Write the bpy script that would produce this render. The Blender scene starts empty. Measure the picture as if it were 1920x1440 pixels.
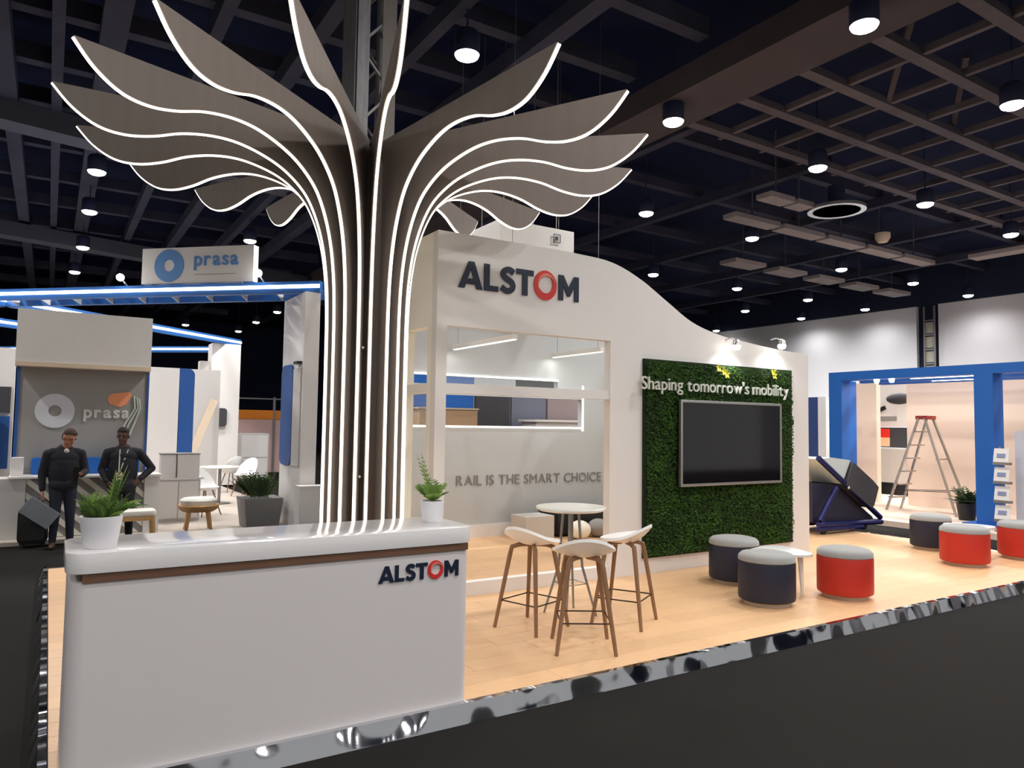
import bpy, bmesh, math, random
import numpy as np
from mathutils import Vector, Matrix, Quaternion
random.seed(7); np.random.seed(7)
SC = bpy.context.scene
COL = SC.collection
PI = math.pi
R = math.radians

# ------------------------------------------------------------------ camera
CAM = Vector((0, 0, 1.67)); FPX = 1369.47
YAW, PIT, ROL = 0.564318, 0.0569096, 0.0148143
_f = Vector((math.sin(YAW)*math.cos(PIT), math.cos(YAW)*math.cos(PIT), math.sin(PIT)))
_r = Vector((math.cos(YAW), -math.sin(YAW), 0)); _u = _r.cross(_f)
_r2 = _r*math.cos(ROL) + _u*math.sin(ROL); _u2 = -_r*math.sin(ROL) + _u*math.cos(ROL)
cd = bpy.data.cameras.new('camera'); cam = bpy.data.objects.new('camera', cd); COL.objects.link(cam)
cam.matrix_world = Matrix(((_r2.x, _u2.x, -_f.x, CAM.x), (_r2.y, _u2.y, -_f.y, CAM.y), (_r2.z, _u2.z, -_f.z, CAM.z), (0, 0, 0, 1)))
cd.sensor_fit = 'HORIZONTAL'; cd.sensor_width = 36; cd.lens = FPX/1920*36; cd.clip_end = 200
SC.camera = cam

# ------------------------------------------------------------------ world, exposure
w = bpy.data.worlds.new('hall_ambience'); SC.world = w; w.use_nodes = True
w.node_tree.nodes['Background'].inputs[0].default_value = (0.86, 0.85, 0.84, 1)
w.node_tree.nodes['Background'].inputs[1].default_value = 0.50
SC.view_settings.view_transform = 'Standard'; SC.view_settings.look = 'None'
SC.view_settings.exposure = 0.0; SC.view_settings.gamma = 1.0; SC.view_settings.use_curve_mapping = False

DOWN_POWER = 345.0
ZL = 6.0                                   # height of the hall downlights
LIGHTS = [(7.19,4.42),(3.96,7.35),(7.29,7.35),(10.57,7.34),(10.58,4.45),(13.94,7.39),(17.6,7.5),(0.53,14.53),(0.54,17.45),
 (0.55,21.22),(13.33,10.95),(10.04,10.88),(14.3,15.19),(17.85,11.71),(21.18,11.62),(24.44,11.67),(24.45,15.14),(21.19,15.13),
 (17.79,15.19),(21.43,17.93),(24.56,17.84),(24.8,22.34),(7.43,29.1),(7.45,32.67),(7.52,36.5),(5.05,35.64),(0.47,24.93),
 (13.95,4.45),(17.6,4.45),(3.96,10.9),(3.96,14.5),(3.9,18.0),(-2.9,11.0),(-2.9,14.6),(-2.9,18.2)]  # last ones, over the left booth, are added unseen to brighten it
LIGHT_LABELS = ['large hall downlight at the top, on the broad ceiling beam', 'hall downlight between the truss column and the right tree leaves', 'hall downlight just right of the uppermost right leaf tips', 'hall downlight above and left of the round air diffuser', 'hall downlight at the right picture edge among the steel lattice', 'hall downlight right of the round air diffuser, below the lattice', 'hall downlight at the right picture edge above the white hall wall', 'hall downlight below the left tree leaves, highest in its column', 'hall downlight second from the top in the column left of the white sign', 'hall downlight third from the top in the column left of the white sign', 'hall downlight beside the left end of the pale ceiling panels', 'hall downlight above the curved slope of the stand wall', 'hall downlight low over the curved slope of the stand wall', 'hall downlight in the middle, below the row of pale ceiling panels', 'hall downlight just above the dark recess of the white wall', 'hall downlight over the white wall, right of the dark recess', 'hall downlight low over the white wall, left of the dark recess', 'small hall downlight above the white wall, left of the recess column', 'small hall downlight under the row of darker ceiling panels', 'tiny far hall downlight near the foot of the curved slope', 'tiny far hall downlight low above the left part of the white wall', 'hall downlight right at the foot of the curved wall slope', 'far hall downlight left of the booth column, highest of three', 'far hall downlight left of the booth column, middle of three', 'far hall downlight left of the booth column, lowest of three', 'far hall downlight above the rear canopy beam', 'far hall downlight at the left beside the canopy spotlight']
LIGHTS_BEHIND = [(x, y) for x in (-5.4, -2.0, 2.1, 4.8, 8.2) for y in (-4.5, -1.4, 1.7)] + [(12.0, 0.6), (15.6, 0.6), (-5.0, 5.2), (-5.0, 9.4)]

# ------------------------------------------------------------------ helpers
def lin(c):
    c = [v/255.0 for v in c]
    return tuple((v/12.92 if v <= .04045 else ((v+.055)/1.055)**2.4) for v in c) + (1,)

def ray(x, y):
    return _r2*((x-960)/FPX) - _u2*((y-720)/FPX) + _f
def at(x, y, ax, v):                        # world point seen at a pixel, on the plane axis = v
    d = ray(x, y); t = (v-CAM[ax])/d[ax]
    return CAM + d*t

_M = {}
def mat(name, rgb, rough=.5, metal=0., var=0., scale=20., bump=0., bscale=60., emit=None, estr=0., spec=.5, stretch=None, objrand=0., trans=0., alpha=1., coat=0., sheen=0., bdist=.01, bdet=4):
    if name in _M: return _M[name]
    m = bpy.data.materials.new(name); m.use_nodes = True; nt = m.node_tree; N = nt.nodes; L = nt.links
    b = N['Principled BSDF']; col = lin(rgb)
    b.inputs['Base Color'].default_value = col
    b.inputs['Roughness'].default_value = rough; b.inputs['Metallic'].default_value = metal
    b.inputs['Specular IOR Level'].default_value = spec
    b.inputs['Transmission Weight'].default_value = trans; b.inputs['Alpha'].default_value = alpha
    b.inputs['Coat Weight'].default_value = coat; b.inputs['Sheen Weight'].default_value = sheen
    if emit:
        b.inputs['Emission Color'].default_value = lin(emit); b.inputs['Emission Strength'].default_value = estr
    if var or bump or objrand:
        tc = N.new('ShaderNodeTexCoord'); mp = N.new('ShaderNodeMapping'); L.new(tc.outputs['Object'], mp.inputs[0])
        if stretch: mp.inputs['Scale'].default_value = stretch
        nz = N.new('ShaderNodeTexNoise'); nz.inputs['Scale'].default_value = scale; nz.inputs['Detail'].default_value = 6
        L.new(mp.outputs[0], nz.inputs['Vector'])
        hsv = N.new('ShaderNodeHueSaturation'); hsv.inputs['Color'].default_value = col
        mr = N.new('ShaderNodeMapRange'); mr.inputs['From Min'].default_value = .25; mr.inputs['From Max'].default_value = .75
        mr.inputs['To Min'].default_value = 1-var; mr.inputs['To Max'].default_value = 1+var
        L.new(nz.outputs['Fac'], mr.inputs['Value'])
        if objrand:
            oi = N.new('ShaderNodeObjectInfo'); m2 = N.new('ShaderNodeMapRange')
            m2.inputs['To Min'].default_value = 1-objrand; m2.inputs['To Max'].default_value = 1+objrand
            L.new(oi.outputs['Random'], m2.inputs['Value'])
            mu = N.new('ShaderNodeMath'); mu.operation = 'MULTIPLY'
            L.new(mr.outputs[0], mu.inputs[0]); L.new(m2.outputs[0], mu.inputs[1]); L.new(mu.outputs[0], hsv.inputs['Value'])
            ad = N.new('ShaderNodeVectorMath'); ad.operation = 'ADD'
            sc = N.new('ShaderNodeMath'); sc.operation = 'MULTIPLY'; sc.inputs[1].default_value = 37.
            L.new(oi.outputs['Random'], sc.inputs[0]); L.new(mp.outputs[0], ad.inputs[0]); L.new(sc.outputs[0], ad.inputs[1]); L.new(ad.outputs[0], nz.inputs['Vector'])
        else:
            L.new(mr.outputs[0], hsv.inputs['Value'])
        L.new(hsv.outputs[0], b.inputs['Base Color'])
        if bump:
            n2 = N.new('ShaderNodeTexNoise'); n2.inputs['Scale'].default_value = bscale; n2.inputs['Detail'].default_value = bdet
            L.new(mp.outputs[0], n2.inputs['Vector'])
            bp = N.new('ShaderNodeBump'); bp.inputs['Strength'].default_value = bump; bp.inputs['Distance'].default_value = bdist
            L.new(n2.outputs['Fac'], bp.inputs['Height']); L.new(bp.outputs[0], b.inputs['Normal'])
    _M[name] = m
    return m

class MB:
    def __init__(s): s.v = []; s.f = []; s.sm = False
    def add(s, v, f):
        o = len(s.v); s.v += [tuple(q) for q in v]; s.f += [tuple(i+o for i in g) for g in f]; return s
    def box(s, x0, x1, y0, y1, z0, z1):
        v = [(x, y, z) for z in (z0, z1) for y in (y0, y1) for x in (x0, x1)]
        return s.add(v, [(0,2,3,1),(4,5,7,6),(0,1,5,4),(2,6,7,3),(0,4,6,2),(1,3,7,5)])
    def bar(s, a, b, wd, ht, up=(0,0,1)):      # rectangular bar from a to b; wd sideways, ht along up
        a = Vector(a); b = Vector(b); d = (b-a).normalized(); up = Vector(up)
        side = d.cross(up)
        if side.length < 1e-4: side = d.cross(Vector((1, 0, 0)))
        side.normalize(); up = side.cross(d).normalized()
        v = []
        for p in (a, b):
            for i, j in ((-1,-1),(1,-1),(1,1),(-1,1)): v.append(p + side*(wd/2*i) + up*(ht/2*j))
        return s.add(v, [(3,2,1,0),(4,5,6,7),(0,1,5,4),(1,2,6,5),(2,3,7,6),(3,0,4,7)])
    def tube(s, pts, r, n=10, closed=False, caps=True):
        pts = [Vector(p) for p in pts]; m = len(pts)
        rr = r if isinstance(r, (list, tuple)) else [r]*m
        v = []; ref = None
        for i, p in enumerate(pts):
            if closed: t = pts[(i+1) % m]-pts[i-1]
            else: t = pts[min(i+1, m-1)]-pts[max(i-1, 0)]
            t.normalize()
            if ref is None:
                ref = Vector((0, 0, 1)) if abs(t.z) < .9 else Vector((1, 0, 0))
            a = (ref - t*ref.dot(t)).normalized(); ref = a; b = t.cross(a)
            for k in range(n):
                th = 2*PI*k/n; v.append(p + (a*math.cos(th)+b*math.sin(th))*rr[i])
        f = []
        for i in range(m if closed else m-1):
            j = (i+1) % m
            for k in range(n): f.append((i*n+k, i*n+(k+1) % n, j*n+(k+1) % n, j*n+k))
        if caps and not closed: f += [tuple(range(n))[::-1], tuple((m-1)*n+k for k in range(n))]
        s.sm = True
        return s.add(v, f)
    def lathe(s, prof, c=(0,0,0), n=32):        # prof: (r, z) list
        v = []; f = []; m = len(prof)
        for (r, z) in prof:
            for k in range(n):
                th = 2*PI*k/n; v.append((c[0]+r*math.cos(th), c[1]+r*math.sin(th), c[2]+z))
        for i in range(m-1):
            for k in range(n): f.append((i*n+k, i*n+(k+1) % n, (i+1)*n+(k+1) % n, (i+1)*n+k))
        f += [tuple(range(n))[::-1], tuple((m-1)*n+k for k in range(n))]
        s.sm = True
        return s.add(v, f)
    def prism(s, poly, fn, d0, d1):             # 2-D polygon mapped by fn(u, v, d) between depths d0 and d1
        n = len(poly); v = [fn(a, b, d0) for a, b in poly] + [fn(a, b, d1) for a, b in poly]
        f = [tuple(range(n)), tuple(range(2*n-1, n-1, -1))] + [(i, i+n, (i+1) % n+n, (i+1) % n) for i in range(n)]
        return s.add(v, f)
    def sphere(s, c, r, n=12, m=8, rot=None):
        rx, ry, rz = r if isinstance(r, (list, tuple)) else (r, r, r)
        v = []; f = []
        for i in range(1, m):
            ph = PI*i/m
            for k in range(n):
                th = 2*PI*k/n
                q = Vector((rx*math.sin(ph)*math.cos(th), ry*math.sin(ph)*math.sin(th), rz*math.cos(ph)))
                if rot is not None: q = rot @ q
                v.append(Vector(c)+q)
        top = len(v); qt = Vector((0, 0, rz)); qb = Vector((0, 0, -rz))
        if rot is not None: qt = rot @ qt; qb = rot @ qb
        v += [Vector(c)+qt, Vector(c)+qb]
        for i in range(m-2):
            for k in range(n): f.append((i*n+k, (i+1)*n+k, (i+1)*n+(k+1) % n, i*n+(k+1) % n))
        for k in range(n):
            f.append((top, k, (k+1) % n)); f.append((top+1, (m-2)*n+(k+1) % n, (m-2)*n+k))
        s.sm = True
        return s.add(v, f)

def rrect(x0, x1, y0, y1, r, n=6, corners=(1,1,1,1)):
    P = []
    for (cx, cy, a0, on) in ((x1-r, y0+r, -90, corners[0]), (x1-r, y1-r, 0, corners[1]), (x0+r, y1-r, 90, corners[2]), (x0+r, y0+r, 180, corners[3])):
        if on: P += [(cx+r*math.cos(R(a0+90*k/n)), cy+r*math.sin(R(a0+90*k/n))) for k in range(n+1)]
        else: P.append((cx+r*(1 if a0 in (-90, 0) else -1), cy+r*(1 if a0 in (0, 90) else -1)))
    return P

def fix_normals(me):
    bm = bmesh.new(); bm.from_mesh(me); bmesh.ops.recalc_face_normals(bm, faces=bm.faces); bm.to_mesh(me); bm.free()

def make_mesh(name, mb, m, smooth=None, bevel=0.):
    me = bpy.data.meshes.new(name); me.from_pydata(mb.v, [], mb.f)
    if bevel:
        bm = bmesh.new(); bm.from_mesh(me); bmesh.ops.remove_doubles(bm, verts=bm.verts, dist=1e-5)
        bmesh.ops.recalc_face_normals(bm, faces=bm.faces)
        ed = [e for e in bm.edges if len(e.link_faces) == 2 and e.calc_face_angle(0) > R(35)]
        bmesh.ops.bevel(bm, geom=ed, offset=bevel, segments=2, affect='EDGES', profile=.6)
        bm.to_mesh(me); bm.free()
    else: fix_normals(me)
    me.materials.append(m)
    sm = mb.sm if smooth is None else smooth
    if sm:
        me.polygons.foreach_set('use_smooth', [True]*len(me.polygons))
        try: me.set_sharp_from_angle(angle=R(40))
        except Exception: pass
    return me

ORG = {}                                    # world origin of every object (things are not rotated when built in world space)
def tag(o, label=None, cat=None, group=None, kind=None):
    if label: o['label'] = label
    if cat: o['category'] = cat
    if group: o['group'] = group
    if kind: o['kind'] = kind
    return o
def thing(name, loc, label, cat, group=None, rz=0.):
    o = bpy.data.objects.new(name, None); COL.objects.link(o); o.location = loc; o.rotation_euler = (0, 0, rz)
    o.empty_display_size = .1; ORG[o] = Vector(loc)
    return tag(o, label, cat, group)
def part(name, mb, m, parent, world=True, smooth=None, bevel=0., label=None, kind=None):
    if world and ORG[parent].length:
        d = ORG[parent]; mb.v = [(q[0]-d.x, q[1]-d.y, q[2]-d.z) for q in mb.v]
    o = bpy.data.objects.new(name, make_mesh(name, mb, m, smooth, bevel)); COL.objects.link(o); o.parent = parent
    ORG[o] = ORG[parent]
    return tag(o, label, kind=kind)
def single(name, mb, m, label=None, cat=None, group=None, kind=None, smooth=None, bevel=0.):
    a = np.array(mb.v); c = Vector(((a[:,0].min()+a[:,0].max())/2, (a[:,1].min()+a[:,1].max())/2, a[:,2].min()))
    mb.v = [(q[0]-c.x, q[1]-c.y, q[2]-c.z) for q in mb.v]
    o = bpy.data.objects.new(name, make_mesh(name, mb, m, smooth, bevel)); COL.objects.link(o); o.location = c
    ORG[o] = c
    return tag(o, label, cat, group, kind)
def meshpart(name, me, parent, loc=(0,0,0), rot=(0,0,0), sc=(1,1,1)):
    o = bpy.data.objects.new(name, me); COL.objects.link(o); o.parent = parent
    o.location = Vector(loc)-ORG[parent] if ORG[parent].length else Vector(loc)
    o.rotation_euler = rot; o.scale = sc; ORG[o] = Vector(loc)
    return o
def dup(o, loc=None, rz=None, label=None, group=None, parent=None):
    c = o.copy(); COL.objects.link(c)
    if parent: c.parent = parent
    if loc is not None: c.location = loc; ORG[c] = Vector(loc)
    else: ORG[c] = ORG.get(o, Vector())
    if rz is not None: c.rotation_euler = (0, 0, rz)
    if label: c['label'] = label
    if group: c['group'] = group
    for ch in [q for q in o.children]: dup(ch, parent=c)
    return c
def area(name, loc, size, power, color=(1,1,1), rot=(0,0,0), sy=None):
    l = bpy.data.lights.new(name, 'AREA'); l.energy = power; l.color = color; l.size = size
    if sy: l.shape = 'RECTANGLE'; l.size_y = sy
    o = bpy.data.objects.new(name, l); COL.objects.link(o); o.location = loc; o.rotation_euler = rot
    return o
def spot(name, loc, target, power, angle=100, blend=.5, radius=.1, color=(1,1,1)):
    l = bpy.data.lights.new(name, 'SPOT'); l.energy = power; l.color = color; l.spot_size = R(angle); l.spot_blend = blend; l.shadow_soft_size = radius
    o = bpy.data.objects.new(name, l); COL.objects.link(o); o.location = loc
    o.rotation_euler = (Vector(target)-Vector(loc)).to_track_quat('-Z', 'Y').to_euler()
    return o

_glyph = {}
def glyph(ch, bold=0., ext=.02):
    key = (ch, bold, ext)
    if key in _glyph: return _glyph[key]
    cu = bpy.data.curves.new('glyph', 'FONT'); cu.body = ch; cu.size = 1.; cu.extrude = ext; cu.offset = bold; cu.resolution_u = 4
    o = bpy.data.objects.new('glyph', cu); COL.objects.link(o)
    dg = bpy.context.evaluated_depsgraph_get(); me = bpy.data.meshes.new_from_object(o.evaluated_get(dg))
    v = [tuple(q.co) for q in me.vertices]; f = [tuple(p.vertices) for p in me.polygons]
    bpy.data.objects.remove(o); bpy.data.curves.remove(cu); bpy.data.meshes.remove(me)
    _glyph[key] = (v, f)
    return v, f
def lettering(text, parent, fn, width, m, bold=.0, gap=.12, space=.35, depth=.01, name='letter', squash=1.):
    """Each letter a mesh child of parent; fn(u, v, d) maps letter space to the world; the text spans `width`."""
    cur = 0.; items = []
    for ch in text:
        if ch == ' ': cur += space; continue
        v, f = glyph(ch, bold); x0 = min(q[0] for q in v); x1 = max(q[0] for q in v)
        items.append((v, f, cur-x0)); cur += x1-x0+gap
    k = width/(cur-gap); out = []
    for v, f, ox in items:
        mb = MB(); mb.add([fn((q[0]+ox)*k, q[1]*k*squash, (q[2]+.02)/.04*depth) for q in v], f)
        out.append(part(name, mb, m, parent, smooth=False))
    return out

# ------------------------------------------------------------------ materials
WHITE = mat('white_laminate', (236,232,229), .42, var=.012, scale=3)
WALLW = mat('white_wall_paint', (228,224,221), .55, var=.015, scale=2.5, bump=.02, bscale=90)
WARMW = mat('warm_white_paint', (246,243,230), .5, var=.01, scale=3)
REARW = mat('rear_wall_grey', (186,191,194), .5, var=.01, scale=3)
COUNT = mat('counter_white', (222,216,216), .38, var=.012, scale=2)
CTOP = mat('counter_top_gloss', (240,238,238), .16, var=.008, scale=4, coat=.4)
BROWN = mat('walnut_recess', (110,78,58), .5, var=.15, scale=6, stretch=(1,12,12))
OAK = mat('oak_plank', (232,188,142), .42, var=.075, scale=9, stretch=(1.2,16,16), objrand=.05)
STEEL = mat('polished_steel_edge', (205,207,212), .10, 1., bump=1., bscale=4.2, bdist=.09, bdet=0, stretch=(1,.8,.8))
STEEL2 = mat('polished_steel_side', (215,216,220), .12, 1., bump=1., bscale=4.2, bdist=.09, bdet=0, stretch=(.8,1,.8))
CARPET = mat('charcoal_carpet', (33,31,29), .95, var=.16, scale=240, bump=.4, bscale=420, spec=.15)
DECK = mat('navy_ceiling_deck', (15,25,58), .85, var=.2, scale=.6, spec=.2)
BEAM2 = mat('dim_ceiling_steel', (58,60,76), .8, var=.25, scale=1.5, spec=.2)  # dimness put into the colour of the beams outside the lattice
BEAM = mat('grey_ceiling_steel', (92,86,92), .75, var=.25, scale=1.5, spec=.25)
PANEL = mat('ceiling_panel_grey', (150,142,142), .8, var=.1, scale=2)
FIN = mat('taupe_fin_board', (142,130,122), .6, var=.07, scale=5, stretch=(3,3,.4), bump=.05, bscale=40)
CORE = mat('dark_brown_core', (84,68,58), .6, var=.1, scale=4)
LED = mat('warm_led', (255,250,240), .5, emit=(255,246,230), estr=2.3)
LEDW = mat('white_led', (255,255,255), .5, emit=(250,252,255), estr=7.)
LEDROOM = mat('room_led', (255,255,250), .5, emit=(255,251,242), estr=1.6)
LAMP = mat('downlight_lens', (255,255,255), .5, emit=(255,250,244), estr=14.)
HOUS = mat('downlight_housing', (34,40,70), .6)
NAVYL = mat('navy_letter', (22,32,56), .4)
REDL = mat('red_letter', (214,52,46), .4)
ORGL = mat('orange_letter', (226,128,112), .4)
GREYL = mat('grey_letter', (132,130,128), .5)
WHITEL = mat('white_letter', (205,210,200), .45)
NAVY = mat('navy_vinyl', (30,34,54), .55, var=.06, scale=12, bump=.05, bscale=120)
RED = mat('red_vinyl', (196,46,30), .5, var=.05, scale=10, bump=.05, bscale=120)
FELT = mat('grey_felt', (158,158,156), .95, var=.08, scale=60, bump=.15, bscale=220, sheen=.3)
BASEW = mat('ottoman_base', (196,178,160), .5)
STOOLW = mat('white_stool_shell', (253,252,250), .35)
OAKLEG = mat('oak_leg', (144,108,78), .5, var=.12, scale=14, stretch=(6,6,1))
DARKM = mat('dark_metal_rod', (62,48,42), .4, .7)
GREYM = mat('grey_metal', (150,148,146), .4, .6)
SILV = mat('silver_frame', (206,204,200), .28, .9)
SCREEN = mat('black_screen', (20,17,19), .06, spec=.7)
MOSSB = mat('moss_backing', (16,36,8), .95, var=.4, scale=30, bump=.6, bscale=60)
MOSS = mat('moss_leaf', (44,80,8), .85, var=.6, scale=4)
LEAFY = mat('yellow_leaf', (190,190,50), .7, var=.1)
LEAF = mat('plant_leaf', (84,116,48), .6, var=.3, scale=14)
LEAF2 = mat('pale_leaf', (128,160,72), .6, var=.25, scale=14)
DLEAF = mat('dark_leaf', (52,74,42), .6, var=.3, scale=14)
SOIL = mat('soil', (50,36,28), .95, var=.2)
POT = mat('white_pot', (226,224,228), .4)
BLUE = mat('blue_panel', (22,98,184), .45, var=.03, scale=3)
BLUED = mat('blue_dark_panel', (30,84,156), .5, var=.04, scale=3)
BLUEB = mat('blue_beam', (44,104,178), .45, var=.05, scale=2)
GREYW = mat('grey_wall_panel', (150,147,144), .7, var=.03, scale=2)
LGREY = mat('light_grey_panel', (205,202,198), .6, var=.02, scale=2)
TAN = mat('tan_trim', (206,186,162), .6)
PEACH = mat('peach_wall', (236,212,192), .6, var=.015, scale=2)
ORANGE = mat('orange_panel', (240,140,30), .5)
PINK = mat('pink_panel', (226,190,182), .6)
DGREY = mat('dark_grey_panel', (62,62,66), .6, var=.1)
BLACK = mat('black_plastic', (18,18,20), .5)
FLOORP = mat('beige_booth_floor', (196,184,172), .7, var=.05, scale=6)
WOODS = mat('pale_wood', (214,168,112), .5, var=.1, scale=10, stretch=(4,4,1))
CUSH = mat('cream_cushion', (246,242,234), .7)
PLANTERG = mat('planter_grey', (128,126,126), .6, var=.05)
TROLB = mat('dark_blue_steel', (20,24,88), .4, .2)
ALU = mat('ladder_aluminium', (190,182,172), .35, .8, var=.06)
HALLW = mat('hall_wall_white', (242,242,248), .8, var=.03, scale=.7)
HALLD = mat('hall_wall_dark', (34,42,68), .9, var=.1, scale=.5)
GLASS = mat('clear_glass', (255,255,255), .02, trans=1., spec=.5)
GLASS = mat('thin_glass', (235,242,240), .03, alpha=.10, spec=.6)

# ================================================================== HALL SETTING
mb = MB().box(-16, 26, -9, 46, -.2, 0)
single('floor', mb, CARPET, 'dark charcoal hall carpet around the platform', 'floor', kind='structure')
wr = single('wall_right', MB().box(25.6, 25.9, 13.95, 40, 0, 6.05).box(25.6, 25.9, -9, 13.2, 0, 6.05), HALLW, 'white draped hall wall on the right', 'wall', kind='structure')
single('trim_2', MB().box(25.45, 25.9, -9, 46, 6.05, 7.6), HALLD, 'dark fascia between the white hall wall and the ceiling', 'trim', kind='structure')
single('wall_back', MB().box(-16, 25.6, 45.6, 46, 0, 7.5), HALLD, 'dark navy far wall of the hall', 'wall', kind='structure')
single('wall_left', MB().box(-16.4, -16, -9, 46, 0, 7.5), HALLD, 'dark navy side wall of the hall', 'wall', kind='structure')
# recess between the two white wall panels with a ladder truss in it
single('trim_1', MB().box(25.75, 25.95, 13.2, 13.95, 0, 6.04), HALLD, 'dark recess between the white wall panels', 'trim', kind='structure')
tr = thing('wall_truss', (25.5, 13.5, 0), 'pale ladder truss standing in the dark recess of the white wall', 'truss')
for yy in (13.28, 13.62): part('chord', MB().bar((25.5, yy, 0), (25.5, yy, 6.0), .05, .05), GREYM, tr)
for k in range(11): part('rung', MB().bar((25.5, 13.28, .5+k*.5), (25.5, 13.62, .5+k*.5), .05, .05, (1,0,0)), GREYM, tr)
cloth = mat('pale_film', (190,186,172), .6, var=.1)
for k in range(10): part('film', MB().box(25.52, 25.54, 13.3, 13.6, .56+k*.5, .94+k*.5), cloth, tr)

ceil = thing('ceiling', (5, 18, 6.2), 'dark navy hall ceiling with a grey steel lattice', 'ceiling'); tag(ceil, kind='structure')
part('deck', MB().box(-16, 25.6, -9, 46, 7.4, 7.6), DECK, ceil)
for i in range(16):                                             # lattice to the upper right
    x = 8.25+i*1.035
    part('beam', MB().box(x-.04, x+.04, 1.4, 8.3, 6.5, 6.6), BEAM, ceil)
for j in range(7):
    y = 1.9+j*1.03
    part('beam', MB().box(7.9, 25.0, y-.085, y+.085, 6.47, 6.58), BEAM, ceil)
part('beam', MB().box(7.1, 8.0, -6, 24, 6.25, 6.6), mat('bulkhead', (66,58,62), .8, var=.15, scale=1.5), ceil)
for x, wd in ((-4.1,.16),(-3.0,.12),(-2.0,.16),(-.72,.22),(-.1,.14),(.5,.3),(1.6,.16),(2.7,.2),(3.9,.16),(5.2,.24)):
    part('beam', MB().box(x-wd/2, x+wd/2, 5.5, 45.5, 6.55, 6.8), BEAM2, ceil)
for y in (6.6, 8.0, 9.4, 10.8, 12.4, 14.0, 16.2, 18.4, 20.6, 23.0, 26.0, 29.5, 33.0, 37.0):
    part('beam', MB().box(-15.9, 7.1, y-.1, y+.1, 6.8, 7.05), BEAM2, ceil)
for y in (9.4, 11.6, 14.4, 17.0, 20.0, 23.5, 27.5, 32.0):
    part('beam', MB().box(8.0, 25.5, y-.09, y+.09, 6.9, 7.1), BEAM2, ceil)
for x in (9.0, 12.3, 15.6, 19.0, 22.4):
    part('beam', MB().box(x-.09, x+.09, 8.3, 45.5, 6.7, 6.9), BEAM2, ceil)
for k, (x0, x1, y0, y1) in enumerate([(11.2,11.9,8.75,9.1),(12.0,12.5,8.75,9.1)] + [(11.7+k*1.55, 13.1+k*1.55, 10.0, 10.35) for k in range(5)] + [(14.9+k*1.75, 16.1+k*1.75, 12.75, 13.3) for k in range(5)] + [(19.3,19.75,7.4,9.2)]):
    part('panel', MB().box(x0, x1, y0, y1, 6.02, 6.12), PANEL, ceil)
    part('hanger', MB().bar(((x0+x1)/2, (y0+y1)/2, 6.12), ((x0+x1)/2, (y0+y1)/2, 7.4), .02, .02), BEAM, ceil)
# catwalk struts under the bulkhead
for (a, b) in (((8.0,5.0,6.4),(9.4,5.7,7.3)), ((8.0,6.6,6.4),(9.2,6.2,7.3)), ((10.3,6.0,6.5),(9.6,5.2,7.3)), ((12.3,6.1,6.5),(11.4,5.4,7.3))):
    part('strut', MB().bar(a, b, .08, .08), BEAM, ceil)
for (a, b) in (((-7,20,6.3),(7,24,6.3)), ((-6,12.6,6.4),(7,15.2,6.4))):
    part('duct', MB().bar(a, b, .5, .35), mat('duct_grey', (70,72,84), .7, .2, var=.1), ceil)

def downlight(x, y, power=DOWN_POWER, label=None):
    t = thing('downlight', (x, y, ZL), label or 'unseen round hall downlight, assumed out of the picture or behind the tree', 'ceiling light', 'hall downlights')
    if not downlight.m:
        downlight.m['housing'] = make_mesh('housing', MB().lathe([(.145,.0),(.15,.01),(.15,.24),(.12,.28)], n=24), HOUS)
        downlight.m['lens'] = make_mesh('lens', MB().lathe([(.03,-.062),(.09,-.052),(.13,-.03),(.145,.0),(.14,.004)], n=24), LAMP)
        downlight.m['stem'] = make_mesh('stem', MB().tube([(0,0,.28),(0,0,1.4)], .012, 8), HOUS)
    for nm in ('housing', 'lens', 'stem'):
        o = bpy.data.objects.new(nm, downlight.m[nm]); COL.objects.link(o); o.parent = t
    sp = spot('downlight_lamp', (x, y, ZL-.08), (x, y, 0), power, 165, .75, .12, (1, .975, .95))
downlight.m = {}
for i, (x, y) in enumerate(LIGHTS): downlight(x, y, label=LIGHT_LABELS[i] if i < len(LIGHT_LABELS) else None, power=DOWN_POWER*(.4 if x > 24 else .5 if (x, y) == (3.96, 7.35) else 3.2 if x > 16 else 1.9 if x < 5 and y > 10 else 1.))
for x, y in LIGHTS_BEHIND: downlight(x, y, DOWN_POWER*(.9 if x < -4 else .3 if (x < 0 and y > 1) else .85 if (x < 3 and y > 1) else .8))

# round air diffuser and little ceiling sensor
dd = thing('air_diffuser', (13.0, 8.62, 6.0), 'round concentric-ring air diffuser in the dark ceiling', 'air vent')
for r0, r1, m in ((.44,.54,SILV),(.17,.25,SILV),(.27,.43,BLACK),(.05,.10,SILV)):
    part('ring', MB().lathe([(r0,0),(r1,0),(r1,.06),(r0,.06),(r0,0)], (13.0,8.62,6.0 if m is SILV else 6.02), 40), m, dd)
part('duct_neck', MB().lathe([(.16,.06),(.16,.5)], (13.0,8.62,6.0), 24), HOUS, dd)
q = at(1655, 446, 2, 6.0)
s = thing('ceiling_sensor', q, 'small beige dome fixed below the ceiling', 'sensor')
part('dome', MB().lathe([(.02,-.12),(.1,-.1),(.16,0),(.16,.1)], q, 20), TAN, s); part('stem', MB().tube([q+Vector((0,0,.1)), q+Vector((0,0,1.4))], .02), HOUS, s)

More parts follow.
